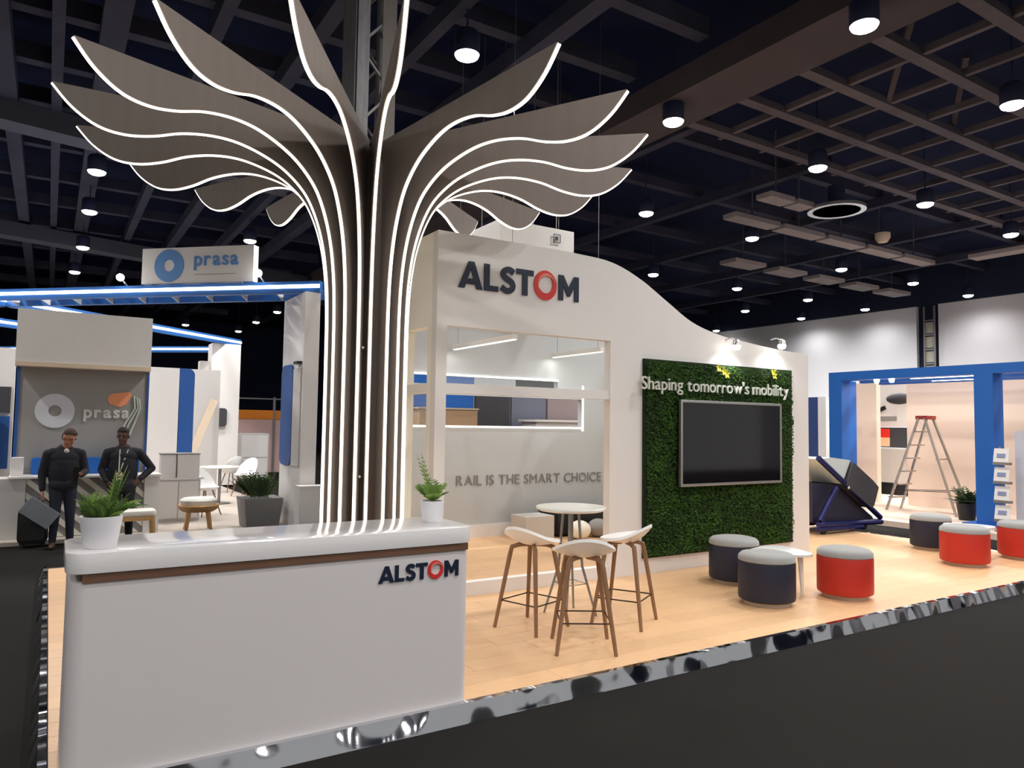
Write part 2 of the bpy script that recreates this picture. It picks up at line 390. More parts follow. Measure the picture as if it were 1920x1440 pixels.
# ================================================================== PLATFORM
ZS = .10; SX0, SX1, SY0, SY1 = .03, 10.75, 3.70, 9.3
pf = thing('floor_platform', (SX0, SY0, 0), 'low oak plank platform with a polished silver edge', 'platform'); tag(pf, kind='structure')
part('base', MB().box(SX0+.03, SX1, SY0+.03, SY1, 0, ZS-.02), mat('platform_base', (70,52,40), .8), pf)
PW, PL = .20, 1.36
pme = {}
def plank_mesh(L):
    k = round(L, 2)
    if k not in pme: pme[k] = make_mesh('plank', MB().box(.001, k-.001, .001, PW-.001, -.018, 0), OAK, bevel=.0012)
    return pme[k]
rows = int((SY1-SY0-.05)/PW)
for j in range(rows):
    y = SY0+.035+j*PW; x = SX0+.035; first = [PL, PL*.36, PL*.7, PL*.16][j % 4]
    while x < SX1-.05:
        L = min(first if first else PL, SX1-x); first = 0
        meshpart('plank', plank_mesh(L), pf, (x, y, ZS)); x += round(L, 2)
part('edge_trim', MB().prism([(SY0-.042,0),(SY0-.04,.006),(SY0-.006,ZS+.002),(SY0+.03,ZS+.004),(SY0+.03,0)], lambda u, v, d: (d, u, v), SX0-.012, SX1), STEEL, pf, label='polished silver front edge')
part('edge_trim', MB().prism([(SX0-.042,0),(SX0-.04,.006),(SX0-.006,ZS+.002),(SX0+.03,ZS+.004),(SX0+.03,0)], lambda u, v, d: (u, d, v), SY0+.031, SY1), STEEL2, pf, label='polished silver side edge')
part('edge_trim', MB().box(SX1, SX1+.03, SY0-.012, SY1, 0, ZS+.004), STEEL, pf, bevel=.003)

# ================================================================== STAND WALLS
YW = 5.94; XL, XR = 2.94, 8.31
top = [(2.94,3.45),(4.1,3.455),(4.55,3.45),(5.0,3.42),(5.4,3.29),(5.8,3.085),(6.2,2.885),(6.65,2.775),(7.1,2.725),(7.7,2.675),(8.31,2.65)]
def catmull(P, n=6):
    out = []
    for i in range(len(P)-1):
        p0, p1, p2, p3 = [np.array(P[max(0, min(len(P)-1, k))], float) for k in (i-1, i, i+1, i+2)]
        for k in range(n):
            t = k/n; out.append(tuple(.5*((2*p1)+(-p0+p2)*t+(2*p0-5*p1+4*p2-p3)*t*t+(-p0+3*p1-3*p2+p3)*t**3)))
    return out+[tuple(P[-1])]
outline = [(XL,ZS),(3.05,ZS),(3.05,2.58),(4.985,2.58),(4.985,ZS),(XR,ZS)] + catmull(top)[::-1]
wf = thing('wall_front', (5.6, YW, ZS), 'white stand wall with a wave-shaped top and a wide opening', 'wall'); tag(wf, kind='structure')
part('panel', MB().prism(outline, lambda u, v, d: (u, d, v), YW, YW+.10), WALLW, wf)
part('transom', MB().box(3.05, 4.985, YW+.01, YW+.09, 1.96, 2.05), WALLW, wf)
part('threshold', MB().box(3.05, 4.985, YW+.005, YW+.095, ZS, .225), WALLW, wf)
part('glass_pane', MB().box(3.05, 4.985, YW+.045, YW+.053, 2.05, 2.58), GLASS, wf)
wl = thing('wall_left_stand', (XL, 7.5, ZS), 'white open-framed side wall of the stand behind the tree trunk', 'wall'); wl.name = 'wall_side'; tag(wl, kind='structure')
part('header', MB().box(XL, XL+.1, YW+.1, 9.0, 2.58, 3.45), WARMW, wl)
part('transom', MB().box(XL+.01, XL+.09, YW+.1, 9.0, 1.96, 2.05), WARMW, wl)
part('threshold', MB().box(XL+.01, XL+.09, YW+.1, 9.0, ZS, .225), WARMW, wl)
for y0, y1 in ((YW+.1,6.12),(6.62,6.72),(7.5,7.6),(8.85,9.0)): part('post', MB().box(XL, XL+.1, y0, y1, ZS, 2.58), WARMW, wl)
part('glass_pane', MB().box(XL+.045, XL+.053, 6.12, 8.85, .225, 1.96), GLASS, wl)
wb = thing('wall_rear', (5.2, 8.97, ZS), 'white rear wall of the stand room with long view slots', 'wall'); tag(wb, kind='structure')
YB = 8.97
part('lower_panel', MB().box(3.04, 7.5, YB, YB+.1, ZS, 1.66), REARW, wb)
part('middle_panel', MB().box(3.04, 7.5, YB, YB+.1, 2.085, 2.225), REARW, wb)
part('upper_panel', MB().box(3.04, 7.5, YB, YB+.1, 2.345, 3.45), REARW, wb)
part('end_panel', MB().box(6.96, 7.5, YB, YB+.1, 1.66, 2.085).box(6.5, 7.5, YB, YB+.1, 2.225, 2.345), REARW, wb)
part('baseboard', MB().box(3.04, 7.5, YB-.015, YB, ZS, .28), WALLW, wb)
part('led_strip', MB().box(3.04, 6.96, YB-.02, YB, 1.635, 1.66), LEDROOM, wb)
part('led_strip', MB().box(3.04, 6.5, YB-.02, YB, 2.345, 2.37), LEDROOM, wb)
part('led_strip', MB().box(6.965, 6.985, YB-.02, YB, 1.6, 2.3), LEDROOM, wb)
single('wall_inner', MB().box(7.5, 7.6, YW+.1, 9.07, ZS, 2.6), WARMW, 'white inner end wall of the stand room', 'wall', kind='structure')
# lettering on the walls
lt = thing('wall_lettering', (4.8, YB, .8), 'small grey capital letters along the rear wall of the stand room', 'lettering')
q0 = at(855, 907, 1, YB); q1 = at(1126, 905, 1, YB)
lettering('RAIL IS THE SMART CHOICE', lt, lambda u, v, d: (q0.x+u, YB-.001-d, .83+v), q1.x-q0.x, GREYL, .0, .12, .30, .012, squash=1.02)
lg = thing('wall_logo', (3.85, YW, 2.93), 'large navy capitals with a red ring on the white front wall', 'lettering')
def alstom(parent, x0, z0, width, y, depth, ringc=REDL):
    """navy A L S T, red swirl ring, navy M; letter shapes drawn as polygons of height 1"""
    G = {'A': ([[(0,0),(.26,0),(.52,.72),(.52,1),(.42,1)],[(.42,1),(.66,1),(.66,.99),(1.02,0),(.76,0),(.50,.76)],[(.30,.16),(.78,.16),(.70,.37),(.44,.37)]], 1.02),
         'L': ([[(0,0),(.62,0),(.62,.2),(.24,.2),(.24,1),(0,1)]], .62),
         'T': ([[(.27,0),(.52,0),(.52,.79),(.79,.79),(.79,1),(0,1),(0,.79),(.27,.79)]], .79),
         'M': ([[(0,0),(.23,0),(.23,1),(0,1)],[(.77,0),(1,0),(1,1),(.77,1)],[(.0,1),(.24,1),(.56,.40),(.56,.18),(.44,.18)],[(1,1),(.76,1),(.44,.40),(.44,.18),(.56,.18)]], 1.0)}
    total = 1.02+.06+.62+.1+.66+.04+.79+.06+1.0+.14+1.0; k = width/total; cur = 0.
    def put(mb, m): return part('letter', mb, m, parent, smooth=False)
    for ch in 'ALSTOM':
        mb = MB()
        if ch in G:
            for i, poly in enumerate(G[ch][0]):
                mb.prism([(x0+(cur+a)*k, z0+b*k) for a, b in poly], lambda u, v, d: (u, d, v), y-depth-i*.0006, y)
            put(mb, NAVYL); cur += G[ch][1] + {'A': .06, 'L': .1, 'T': .06, 'M': 0}[ch]
        elif ch == 'S':
            C = catmull([(.58,.80),(.40,.90),(.20,.86),(.11,.72),(.20,.58),(.36,.50),(.50,.42),(.55,.27),(.46,.13),(.26,.09),(.04,.20)], 5)
            L_, R_ = [], []
            for i, p in enumerate(C):
                a = C[max(i-1, 0)]; b = C[min(i+1, len(C)-1)]; t = Vector((b[0]-a[0], b[1]-a[1])).normalized(); n = (-t.y, t.x)
                L_.append((p[0]+n[0]*.115, p[1]+n[1]*.115)); R_.append((p[0]-n[0]*.115, p[1]-n[1]*.115))
            poly = L_+R_[::-1]; n = len(C)
            vs = [(x0+(cur+a)*k, y-depth, z0+b*k) for a, b in L_] + [(x0+(cur+a)*k, y-depth, z0+b*k) for a, b in R_]
            vs += [(p[0], y, p[2]) for p in vs[:2*n]]
            fs = []
            for i in range(n-1):
                fs += [(i, i+1, n+i+1, n+i), (2*n+i, 3*n+i, 3*n+i+1, 2*n+i+1), (i, 2*n+i, 2*n+i+1, i+1), (n+i, n+i+1, 3*n+i+1, 3*n+i)]
            fs += [(0, n, 3*n, 2*n), (n-1, 3*n-1, 4*n-1, 2*n-1)]
            mb.add(vs, fs); put(mb, NAVYL); cur += .66+.04
        else:                                    # the ring: a red loop that thins into an inner swirl
            def ring(cx, cz, ro, wd, a0, a1, m, dy):
                N = 40; vs = []; fs = []
                for i in range(N+1):
                    th = a0+(a1-a0)*i/N; ww = wd(i/N)
                    for rr in (ro, ro-ww):
                        for yy in (y-depth-dy, y-dy*.5): vs.append((x0+(cur+cx+rr*math.cos(th))*k, yy, z0+(cz+rr*1.08*math.sin(th))*k))
                for i in range(N):
                    a = i*4; b = a+4
                    fs += [(a,b,b+2,a+2),(a+1,a+3,b+3,b+1),(a,a+1,b+1,b),(a+2,b+2,b+3,a+3)]
                mb2 = MB(); mb2.add(vs, fs); put(mb2, m)
            ring(.5, .5, .54, lambda t: .20-.05*math.cos(2*PI*t), R(80), R(440), ringc, 0)
            ring(.54, .52, .42, lambda t: .02+.09*math.sin(PI*t), R(20), R(210), ORGL, .004)
            cur += 1.0+.14
alstom(lg, 3.15, 2.945, 1.40, YW, .012)

# moss wall with letters and screen
GX0, GX1, GZ0, GZ1 = 5.437, 7.936, .27, 2.42
gw = thing('moss_wall', (6.7, YW, GZ0), 'dark green moss wall panel set into the white front wall', 'green wall')
part('backing', MB().box(GX0, GX1, YW-.03, YW, GZ0, GZ1), MOSSB, gw)
n = 26000
px_ = np.random.uniform(GX0+.022, GX1-.022, n); pz_ = np.random.uniform(GZ0+.022, GZ1-.022, n)
dense = .5+.5*np.sin(px_*3.1+1.3)*np.sin(pz_*4.3+.4)+np.random.uniform(-.4, .4, n)
h = .012+.028*np.clip(dense, 0, 1); a = np.random.uniform(0, 2*PI, n); sz = np.random.uniform(.010, .021, n)
c = np.stack([px_, YW-.03-h, pz_], 1); tl = np.random.uniform(-.9, .9, n)
e1 = np.stack([np.cos(a), .6*np.sin(tl), np.sin(a)], 1)*sz[:,None]; e2 = np.stack([-np.sin(a)*.5, .7*np.cos(a*3), np.cos(a)*.5], 1)*sz[:,None]
V = np.stack([c-e1, c+e2*.7, c+e1, c-e2*.7], 1).reshape(-1, 3)
mo = MB(); mo.v = [tuple(q) for q in V]; mo.f = [(4*i, 4*i+1, 4*i+2, 4*i+3) for i in range(n)]
part('moss', mo, MOSS, gw, kind='stuff')
for (x, y) in ((1347,690),(1357,697),(1362,702),(1449,697),(1451,704)):
    q = at(x, y, 1, YW-.075); mb = MB()
    for k in range(5):
        aa = R(72*k+20); d = Vector((math.cos(aa), -.35, math.sin(aa)))*.055; sd = Vector((-math.sin(aa), 0, math.cos(aa)))*.018
        mb.add([q, q+d*.5+sd, q+d, q+d*.5-sd], [(0,1,2,3)])
    part('sprig', mb, LEAFY, gw)
ml = thing('moss_lettering', (6.7, YW-.08, 2.1), 'white slogan letters across the top of the moss wall', 'lettering')
q0 = at(1204, 727, 1, YW-.09); q1 = at(1479, 741, 1, YW-.09)
lettering("Shaping tomorrow's mobility", ml, lambda u, v, d: (q0.x+u, YW-.07-d, 2.085+v), q1.x-q0.x, WHITEL, .0, .09, .27, .02, squash=.98)
TX0, TX1, TZ0, TZ1 = 5.885, 7.600, 1.025, 1.985
tv = thing('wall_screen', (6.74, YW-.08, TZ0), 'large switched-off black screen with a silver rim on the moss wall', 'television')
part('body', MB().box(TX0+.01, TX1-.01, YW-.12, YW-.03, TZ0+.01, TZ1-.01), BLACK, tv)
part('screen', MB().box(TX0+.03, TX1-.03, YW-.128, YW-.12, TZ0+.03, TZ1-.03), SCREEN, tv)
for b in ((TX0,TX1,TZ0,TZ0+.03),(TX0,TX1,TZ1-.03,TZ1),(TX0,TX0+.03,TZ0+.03,TZ1-.03),(TX1-.03,TX1,TZ0+.03,TZ1-.03)):
    part('frame_rail', MB().box(b[0], b[1], YW-.135, YW-.1, b[2], b[3]), SILV, tv, bevel=.003)
for nm, px_x, px_y in (('left', 1381, 652), ('right', 1466, 651)):
    q = at(px_x, px_y, 1, YW-.16); x, zt = q.x, q.z+.06
    t = thing('arm_spotlight', (x, YW, zt), 'bright arm spotlight above the moss wall, '+('nearer the curved rise' if nm == 'left' else 'nearer the wall end'), 'spotlight')
    part('arm', MB().tube([(x, YW, zt+.05), (x, YW-.08, zt+.06), (x, YW-.15, zt+.03)], .010, 8), SILV, t)
    part('head', MB().lathe([(.02,.04),(.04,.02),(.05,-.03),(.045,-.03)], (x, YW-.16, zt), 18), SILV, t)
    part('lens', MB().lathe([(.015,-.085),(.04,-.075),(.05,-.05),(.046,-.03)], (x, YW-.16, zt), 18), LAMP, t)
    spot('arm_spotlight_lamp', (x, YW-.16, zt-.1), (x, YW-.03, zt-.6), 16, 150, .9, .03, (1, .97, .92))

# white box hanging behind the wall
hb = thing('hanging_box', (5.7, 8.8, 3.7), 'pale white box hanging behind the wall top with a small square mark', 'sign box')
part('box', MB().box(5.05, 6.29, 8.32, 9.3, 3.75, 4.47), LGREY, hb, bevel=.01)
q = at(1045, 447, 1, 8.29)
for a in ((-.06,.06,.05,.06),(-.06,.06,-.06,-.05),(-.06,-.05,-.06,.06),(.05,.06,-.06,.06),(-.02,.02,-.03,.03)):
    part('mark', MB().box(q.x+a[0], q.x+a[1], 8.292, 8.3, q.z+a[2], q.z+a[3]), DGREY, hb)
for x, y in ((5.2,8.5),(6.1,8.5),(5.2,9.1),(6.1,9.1)): part('cable', MB().tube([(x,y,4.46),(x,y,7.4)], .008, 6), GREYM, hb)
# linear pendants in the stand room
for lab, x, y0, y1 in (('nearer the tree', 4.66, 7.3, 8.85), ('nearer the end wall', 6.36, 7.75, 8.9)):
    t = thing('linear_light', (x, (y0+y1)/2, 2.7), 'slim white linear pendant light in the stand room, '+lab, 'ceiling light')
    part('profile', MB().box(x-.03, x+.03, y0, y1, 2.70, 2.76), WHITE, t)
    part('diffuser', MB().box(x-.025, x+.025, y0+.01, y1-.01, 2.692, 2.70), mat('pendant_led', (255,255,250), .5, emit=(255,250,240), estr=2.), t)
    for yy in (y0+.1, y1-.1): part('wire', MB().tube([(x, yy, 2.76), (x, yy, 6.25 if x > 7 else 7.4)], .004, 6), GREYM, t)
    area('linear_light_lamp', (x, (y0+y1)/2, 2.68), .06, 5, (1, .97, .92), (0, 0, 0), y1-y0)

# ================================================================== TREE SCULPTURE
TX, TY, T0 = 1.961, 5.112, -102.42
prof = catmull([(.29,ZS),(.29,1.0),(.29,2.0),(.295,2.5),(.315,2.78),(.355,3.0),(.42,3.19),(.50,3.325),(.63,3.445),(.78,3.525),(.95,3.578),(1.12,3.59),(1.30,3.566),(1.47,3.512),(1.63,3.488),(1.78,3.512),(1.92,3.6),(2.03,3.722)], 5)
prof = [(min(r, 2.03), min(z, 3.722)) for r, z in prof]
tree = thing('light_tree', (TX, TY, ZS), 'tall tree sculpture of taupe fins edged with white light strips', 'sculpture')
part('core', MB().lathe([(.20,ZS),(.20,3.55),(.12,3.7)], (TX,TY,0), 24), CORE, tree)
fin_poly = [(.16,ZS)] + prof + [(2.03,3.726),(.16,3.726)]
FT = .030
vv = []; n_ = len(fin_poly)
fin = MB().prism(fin_poly, lambda u, v, d: (u, d, v-ZS), -FT/2, FT/2)
fin_me = make_mesh('fin', fin, FIN)
led = MB(); vs = []
for i, (r, z) in enumerate(prof):
    a = prof[max(i-1, 0)]; b = prof[min(i+1, len(prof)-1)]; t = Vector((b[0]-a[0], b[1]-a[1])).normalized(); nrm = (t.y, -t.x)
    for s_, o_ in ((-1,.001),(1,.001),(1,.010),(-1,.010)): vs.append((r+nrm[0]*o_, s_*.0098, z+nrm[1]*o_-ZS))
fs = []
for i in range(len(prof)-1):
    for k in range(4): fs.append((i*4+k, i*4+(k+1) % 4, i*4+4+(k+1) % 4, i*4+4+k))
fs += [(0,1,2,3), tuple((len(prof)-1)*4+k for k in (3,2,1,0))]
led.add(vs, fs); led_me = make_mesh('led_strip', led, LED)
ks = [.22] + [float(k) for k in range(1, 10)] + [-float(k) for k in range(1, 9)]
for k in ks:
    o = bpy.data.objects.new('fin', fin_me); COL.objects.link(o); o.parent = tree; o.rotation_euler = (0, 0, R(T0-20*k))
    l = bpy.data.objects.new('led_strip', led_me); COL.objects.link(l); l.parent = o
for z in (1.3, 2.2):                             # small clips in the open joint at the front
    p = (TX+.27*math.cos(R(T0-14)), TY+.27*math.sin(R(T0-14)))
    part('clip', MB().sphere((p[0], p[1], z), .012), SILV, tree)
tr = thing('truss_column', (TX, TY, 3.73), 'grey film-wrapped truss rising from the tree to the ceiling', 'truss')
hx = .13; ctr = Vector((TX-.02, TY+.05, 0))
for i, j in ((-1,-1),(1,-1),(1,1),(-1,1)): part('chord', MB().tube([ctr+Vector((i*hx, j*hx, 3.74)), ctr+Vector((i*hx, j*hx, 7.4))], .025, 10), GREYM, tr)
z = 3.85; flip = 1
while z < 7.2:
    for (i, j, k, l) in ((-1,-1,1,-1),(1,-1,1,1),(1,1,-1,1),(-1,1,-1,-1)):
        a = ctr+Vector((i*hx, j*hx, z)); b = ctr+Vector((k*hx, l*hx, z+.3))
        if flip < 0: a.z, b.z = b.z, a.z
        part('brace', MB().tube([a, b], .012, 6), GREYM, tr)
    z += .3; flip = -flip
film = mat('truss_film', (150,148,150), .35, var=.25, scale=6, stretch=(6,6,1), bump=.5, bscale=18)
part('film', MB().box(ctr.x-hx-.02, ctr.x-.06, ctr.y-hx-.032, ctr.y-hx-.028, 3.74, 7.3), film, tr)
part('film', MB().box(ctr.x-hx-.034, ctr.x-hx-.03, ctr.y-hx-.02, ctr.y+hx, 3.74, 7.3), film, tr)
part('film', MB().box(ctr.x+hx-.09, ctr.x+hx+.02, ctr.y-hx-.032, ctr.y-hx-.028, 3.74, 7.3), mat('truss_panel', (140,132,126), .6, var=.1, stretch=(6,6,1)), tr)

# ================================================================== RECEPTION COUNTER
CX0, CX1, CY0, CY1, CZ = .10, 2.10, 3.72, 4.22, 1.085
rc = thing('reception_counter', (1.1, 3.97, ZS), 'long white reception counter with a brown recess and lettering', 'counter')
def slab(x0, x1, y0, y1, z0, z1, r): return MB().prism(rrect(x0, x1, y0, y1, r), lambda u, v, d: (u, v, d), z0, z1)
b = slab(CX0+.005, CX1-.005, CY0+.005, CY1, ZS, .955, .07); b.sm = True; part('body', b, COUNT, rc)
b = slab(CX0+.05, CX1-.05, CY0+.035, CY1-.03, .955, .995, .05); b.sm = True; part('recess', b, BROWN, rc, label='brown recessed band')
b = slab(CX0-.01, CX1+.01, CY0-.012, CY1+.02, .995, CZ, .085); b.sm = True; part('worktop', b, CTOP, rc, bevel=.004)
part('recess_strip', MB().box(CX0+.055, CX1-.03, CY0-.004, CY0+.05, .955, .993), BROWN, rc)
q0 = at(709, 1108, 1, CY0); q1 = at(859, 1090, 1, CY0)
lo = alstom(rc, q0.x, .815, q1.x-q0.x, CY0+.005, .008)

def frond(base, tip_dir, length, width, droop, n=11, lw=.35, up=Vector((0,0,1))):
    """a rib with paired leaflets, arching over"""
    mb = MB(); d = Vector(tip_dir).normalized(); pts = []
    side = d.cross(up); side = side.normalized() if side.length > .05 else Vector((1,0,0))
    for i in range(n+1):
        t = i/n; pts.append(Vector(base)+d*(length*t)+Vector((0,0,-droop*t*t*length)))
    mb.tube(pts, [.004*(1-.7*i/n) for i in range(n+1)], 5)
    for i in range(1, n+1):
        t = i/n; L = width*math.sin(PI*min(1, .15+.85*t))*(1 if i < n else .8)+.012; fw = (pts[i]-pts[i-1]).normalized()
        for s in (-1, 1):
            q = pts[i]; e = q+(side*s*1.0+fw*.7).normalized()*L+Vector((0,0,-.15*L)); m_ = (q+e)/2; wv = fw*L*lw*.5+Vector((0,0,.08*L))
            mb.add([q, m_+wv, e, m_-wv], [(0,1,2,3)])
    mb.sm = False
    return mb
def pot_mesh(c, r0, r1, h): return MB().lathe([(r0*.92,0),(r0,.006),(r1,h-.01),(r1,h),(r1-.012,h),(r1-.016,h-.02)], c, 32)
p = Vector((.225, 3.86, CZ))
t = thing('potted_fern', p, 'bushy green fern in a white pot on the near left end of the counter', 'potted plant')
part('pot', pot_mesh(p, .068, .088, .145), POT, t); part('soil', MB().lathe([(.07,.128),(.071,.132)], p, 24), SOIL, t)
rnd = random.Random(3)
for k in range(46):
    a = rnd.uniform(0, 2*PI); el = rnd.uniform(.75, 1.5); L = rnd.uniform(.09, .19)
    part('frond', frond(p+Vector((.03*math.cos(a), .03*math.sin(a), .12)), (math.cos(a)*math.cos(el), math.sin(a)*math.cos(el), math.sin(el)), L, .034, .25, 9, .15), LEAF if k % 4 else LEAF2, t)
for k, (dx, dy, dz, L) in enumerate(((.12,0,1,.25),(.2,.05,1,.27),(.28,-.05,1,.28),(.36,.02,1,.26),(.16,.1,1,.24),(.9,-.1,.8,.22),(.7,.1,.8,.22),(.24,-.1,1,.23))):
    part('frond', frond(p+Vector((.02,0,.13)), (dx, dy, dz), L, .040, .10+.3*(k in (5, 6)), 12, .14), LEAF if k % 2 else LEAF2, t)
p = Vector((1.985, 4.02, CZ))
t = thing('potted_palm', p, 'small pale green palm in a white pot at the far right end of the counter', 'potted plant')
part('pot', pot_mesh(p, .058, .072, .125), POT, t); part('soil', MB().lathe([(.055,.11),(.056,.114)], p, 24), SOIL, t)
part('stem', MB().tube([p+Vector((0,0,.11)), p+Vector((.005,0,.2))], .01, 8), LEAF, t)
for k in range(13):
    a = rnd.uniform(0, 2*PI); el = rnd.uniform(.7, 1.35); L = rnd.uniform(.10, .22)
    part('frond', frond(p+Vector((0,0,.12)), (math.cos(a)*math.cos(el), math.sin(a)*math.cos(el), math.sin(el)), L, .055, .3, 7, .16), LEAF2 if k % 3 else LEAF, t)
for dx in (-.3, -.42): part('frond', frond(p+Vector((0,0,.16)), (dx, 0, 1), .27, .04, .05, 9, .15), LEAF2, t)

# ================================================================== BAR STOOLS AND TABLE
def stool_proto(label):
    t = thing('bar_stool', (0,0,0), label, 'bar stool', 'white shell bar stools around the high table')
    # local: +y is the raised back, seat rim about .73 high
    N, K = 40, 8; v = []; f = []
    for i in range(K+1):
        q = i/K
        for k in range(N):
            th = 2*PI*k/N; c_, s_ = math.cos(th), math.sin(th)
            rx, ry = .225, .195
            back = max(0, s_)**1.6; front = max(0, -s_)
            z = .668 + .034*q**2.2*(1-.5*front) + .095*back*q**3 - .012*front*q**3
            v.append((rx*q*c_, ry*q*s_+.02*back*q**3, z))
    for i in range(K):
        for k in range(N): f.append((i*N+k, i*N+(k+1) % N, (i+1)*N+(k+1) % N, (i+1)*N+k))
    nv = len(v); th_ = .022                                        # outer shell below
    v2 = [(x*1.02, y*1.02, z-th_-.012*(1-(i//N)/K)) for i, (x, y, z) in enumerate(v)]
    f2 = [tuple(reversed([j+nv for j in g])) for g in f]
    rim = [(K*N+k, K*N+(k+1) % N, nv+K*N+(k+1) % N, nv+K*N+k) for k in range(N)]
    mb = MB(); mb.add(v+v2, f+f2+rim); mb.sm = True
    part('seat_shell', mb, STOOLW, t, world=False)
    for sx in (-1, 1):
        for sy in (-1, 1):
            foot = Vector((sx*.205, sy*.205, 0)); kn = Vector((sx*.125, sy*.125, .565)); topv = Vector((sx*.07, sy*.07, .633))
            pts = [foot] + [foot.lerp(kn, k/5) for k in range(1, 6)] + [kn.lerp(topv, .5)+Vector((sx*.018, sy*.018, .022)), topv+Vector((sx*.005,sy*.005,.006)), Vector((sx*.02, sy*.02, .64))]
            part('leg', MB().tube(pts, [.0135]+[.015+.0008*k for k in range(5)]+[.019,.018,.016], 10), OAKLEG, t, world=False)
    zr = .21; q = .205-(.205-.125)*zr/.565
    cr = [Vector((q,-q,zr)), Vector((q,q,zr)), Vector((-q,q,zr)), Vector((-q,-q,zr))]
    for i in range(4): part('foot_rail', MB().tube([cr[i], cr[(i+1) % 4]], .0055, 8), DARKM, t, world=False)
    return t
TBL = Vector((3.76, 4.98, ZS))
st = None
for (x, y, rz, lab) in ((3.265, 4.82, None, 'white shell bar stool with wooden legs, left of the high table'),
                        (3.29, 4.20, None, 'white shell bar stool with wooden legs, nearest the platform edge'),
                        (4.00, 4.57, None, 'white shell bar stool with wooden legs, beside the moss wall')):
    away = Vector((x, y, 0))-Vector((TBL.x, TBL.y, 0))
    ang = math.atan2(away.y, away.x)-PI/2
    if st is None: st = stool_proto(lab); st.location = (x, y, ZS); st.rotation_euler = (0, 0, ang)
    else: dup(st, (x, y, ZS), ang, lab)
bt = thing('high_table', TBL, 'round pale high table on thin splayed legs behind the bar stools', 'table')
part('table_top', MB().lathe([(.27,.865),(.295,.878),(.298,.89),(.292,.897)], TBL, 48), mat('table_top_pale', (226,224,214), .3), bt)
part('hub', MB().lathe([(.10,.845),(.10,.866)], TBL, 24), GREYM, bt)
for k in range(4):
    a = R(45+90*k); c_, s_ = math.cos(a), math.sin(a)
    part('leg', MB().tube([TBL+Vector((.22*c_,.22*s_,0)), TBL+Vector((.10*c_,.10*s_,.40)), TBL+Vector((.065*c_,.065*s_,.86))], [.009,.011,.012], 8), GREYM, bt)
for k in range(4):
    a = R(45+90*k); b_ = R(135+90*k); part('spreader', MB().tube([TBL+Vector((.142*math.cos(a),.142*math.sin(a),.26)), TBL+Vector((.142*math.cos(b_),.142*math.sin(b_),.26))], .004, 6), GREYM, bt)

# ================================================================== OTTOMANS
def ottoman(x, y, body, label, r=.25):
    t = thing('ottoman', (x, y, ZS), label, 'ottoman', 'round ottomans with grey felt tops')
    b = (x, y, ZS)
    part('base', MB().lathe([(r-.05,0),(r-.045,.045)], b, 40), BASEW, t)
    part('drum', MB().lathe([(r-.02,.04),(r-.004,.05),(r,.07),(r,.37),(r-.004,.385)], b, 48), body, t)
    part('cushion', MB().lathe([(r-.008,.383),(r,.392),(r-.004,.425),(r-.03,.45),(r-.09,.463),(.02,.468)], b, 48), FELT, t)
ottoman(6.03, 5.20, NAVY, 'navy ottoman closest to the moss wall')
ottoman(5.56, 4.42, NAVY, 'navy ottoman in front, closest to the bar stools')
ottoman(6.45, 4.23, RED, 'red ottoman beside the white table in the near group')
ottoman(10.10, 5.36, NAVY, 'navy ottoman in the far group by the aisle')
ottoman(9.28, 4.53, RED, 'red ottoman in the far group closest to the platform edge', .262)
ottoman(10.42, 4.40, RED, 'red ottoman cut off by the right edge of the picture', .262)
def low_table(x, y, label, rz):
    t = thing('low_table', (x, y, ZS), label, 'side table', 'low white tables between the ottomans')
    P = []
    for k in range(48):
        th = 2*PI*k/48; rr = .27+.035*math.cos(3*th)
        P.append((x+rr*math.cos(th+rz), y+rr*math.sin(th+rz)))
    b = MB().prism(P, lambda u, v, d: (u, v, d), ZS+.375, ZS+.40); b.sm = True
    part('table_top', b, mat('low_table_white', (240,240,240), .22), t, bevel=.004)
    for k in range(3):
        a = rz+R(120*k); c_ = Vector((math.cos(a), math.sin(a), 0))
        part('leg', MB().tube([Vector((x,y,ZS))+c_*.215, Vector((x,y,ZS+.38))+c_*.195], [.013,.028], 12), WHITE, t)
low_table(6.06, 4.66, 'low white three-legged table in the near ottoman group', R(-75))
low_table(9.84, 4.74, 'low white three-legged table in the far ottoman group', R(-30))

# things at the back of the stand room
c = thing('low_cabinet', (6.75, 8.6, ZS), 'low black cabinet at the back of the stand room', 'cabinet')
part('body', MB().box(6.15, 7.3, 8.45, 8.9, ZS+.04, .42), BLACK, c); part('shelf', MB().box(6.13, 7.32, 8.43, 8.92, .42, .44), DGREY, c)
for k in range(2): part('foot', MB().box(6.2+k*1.0, 6.26+k*1.0, 8.5, 8.85, ZS, ZS+.04), BLACK, c)
single('storage_box', MB().box(5.55, 6.02, 8.35, 8.75, ZS, .43), LGREY, 'pale grey box standing left of the black cabinet', 'box', bevel=.01)
for k, (x, y) in enumerate(((6.35,8.2),(6.72,8.25),(7.08,8.2))):
    b = MB().sphere((x, y, ZS+.13), (.16,.15,.13), 18, 10); single('beanbag', b, WARMW if k != 1 else GREYW, ['white round pouf by the storage box','grey round pouf between the white poufs','white round pouf by the end wall'][k], 'pouf')

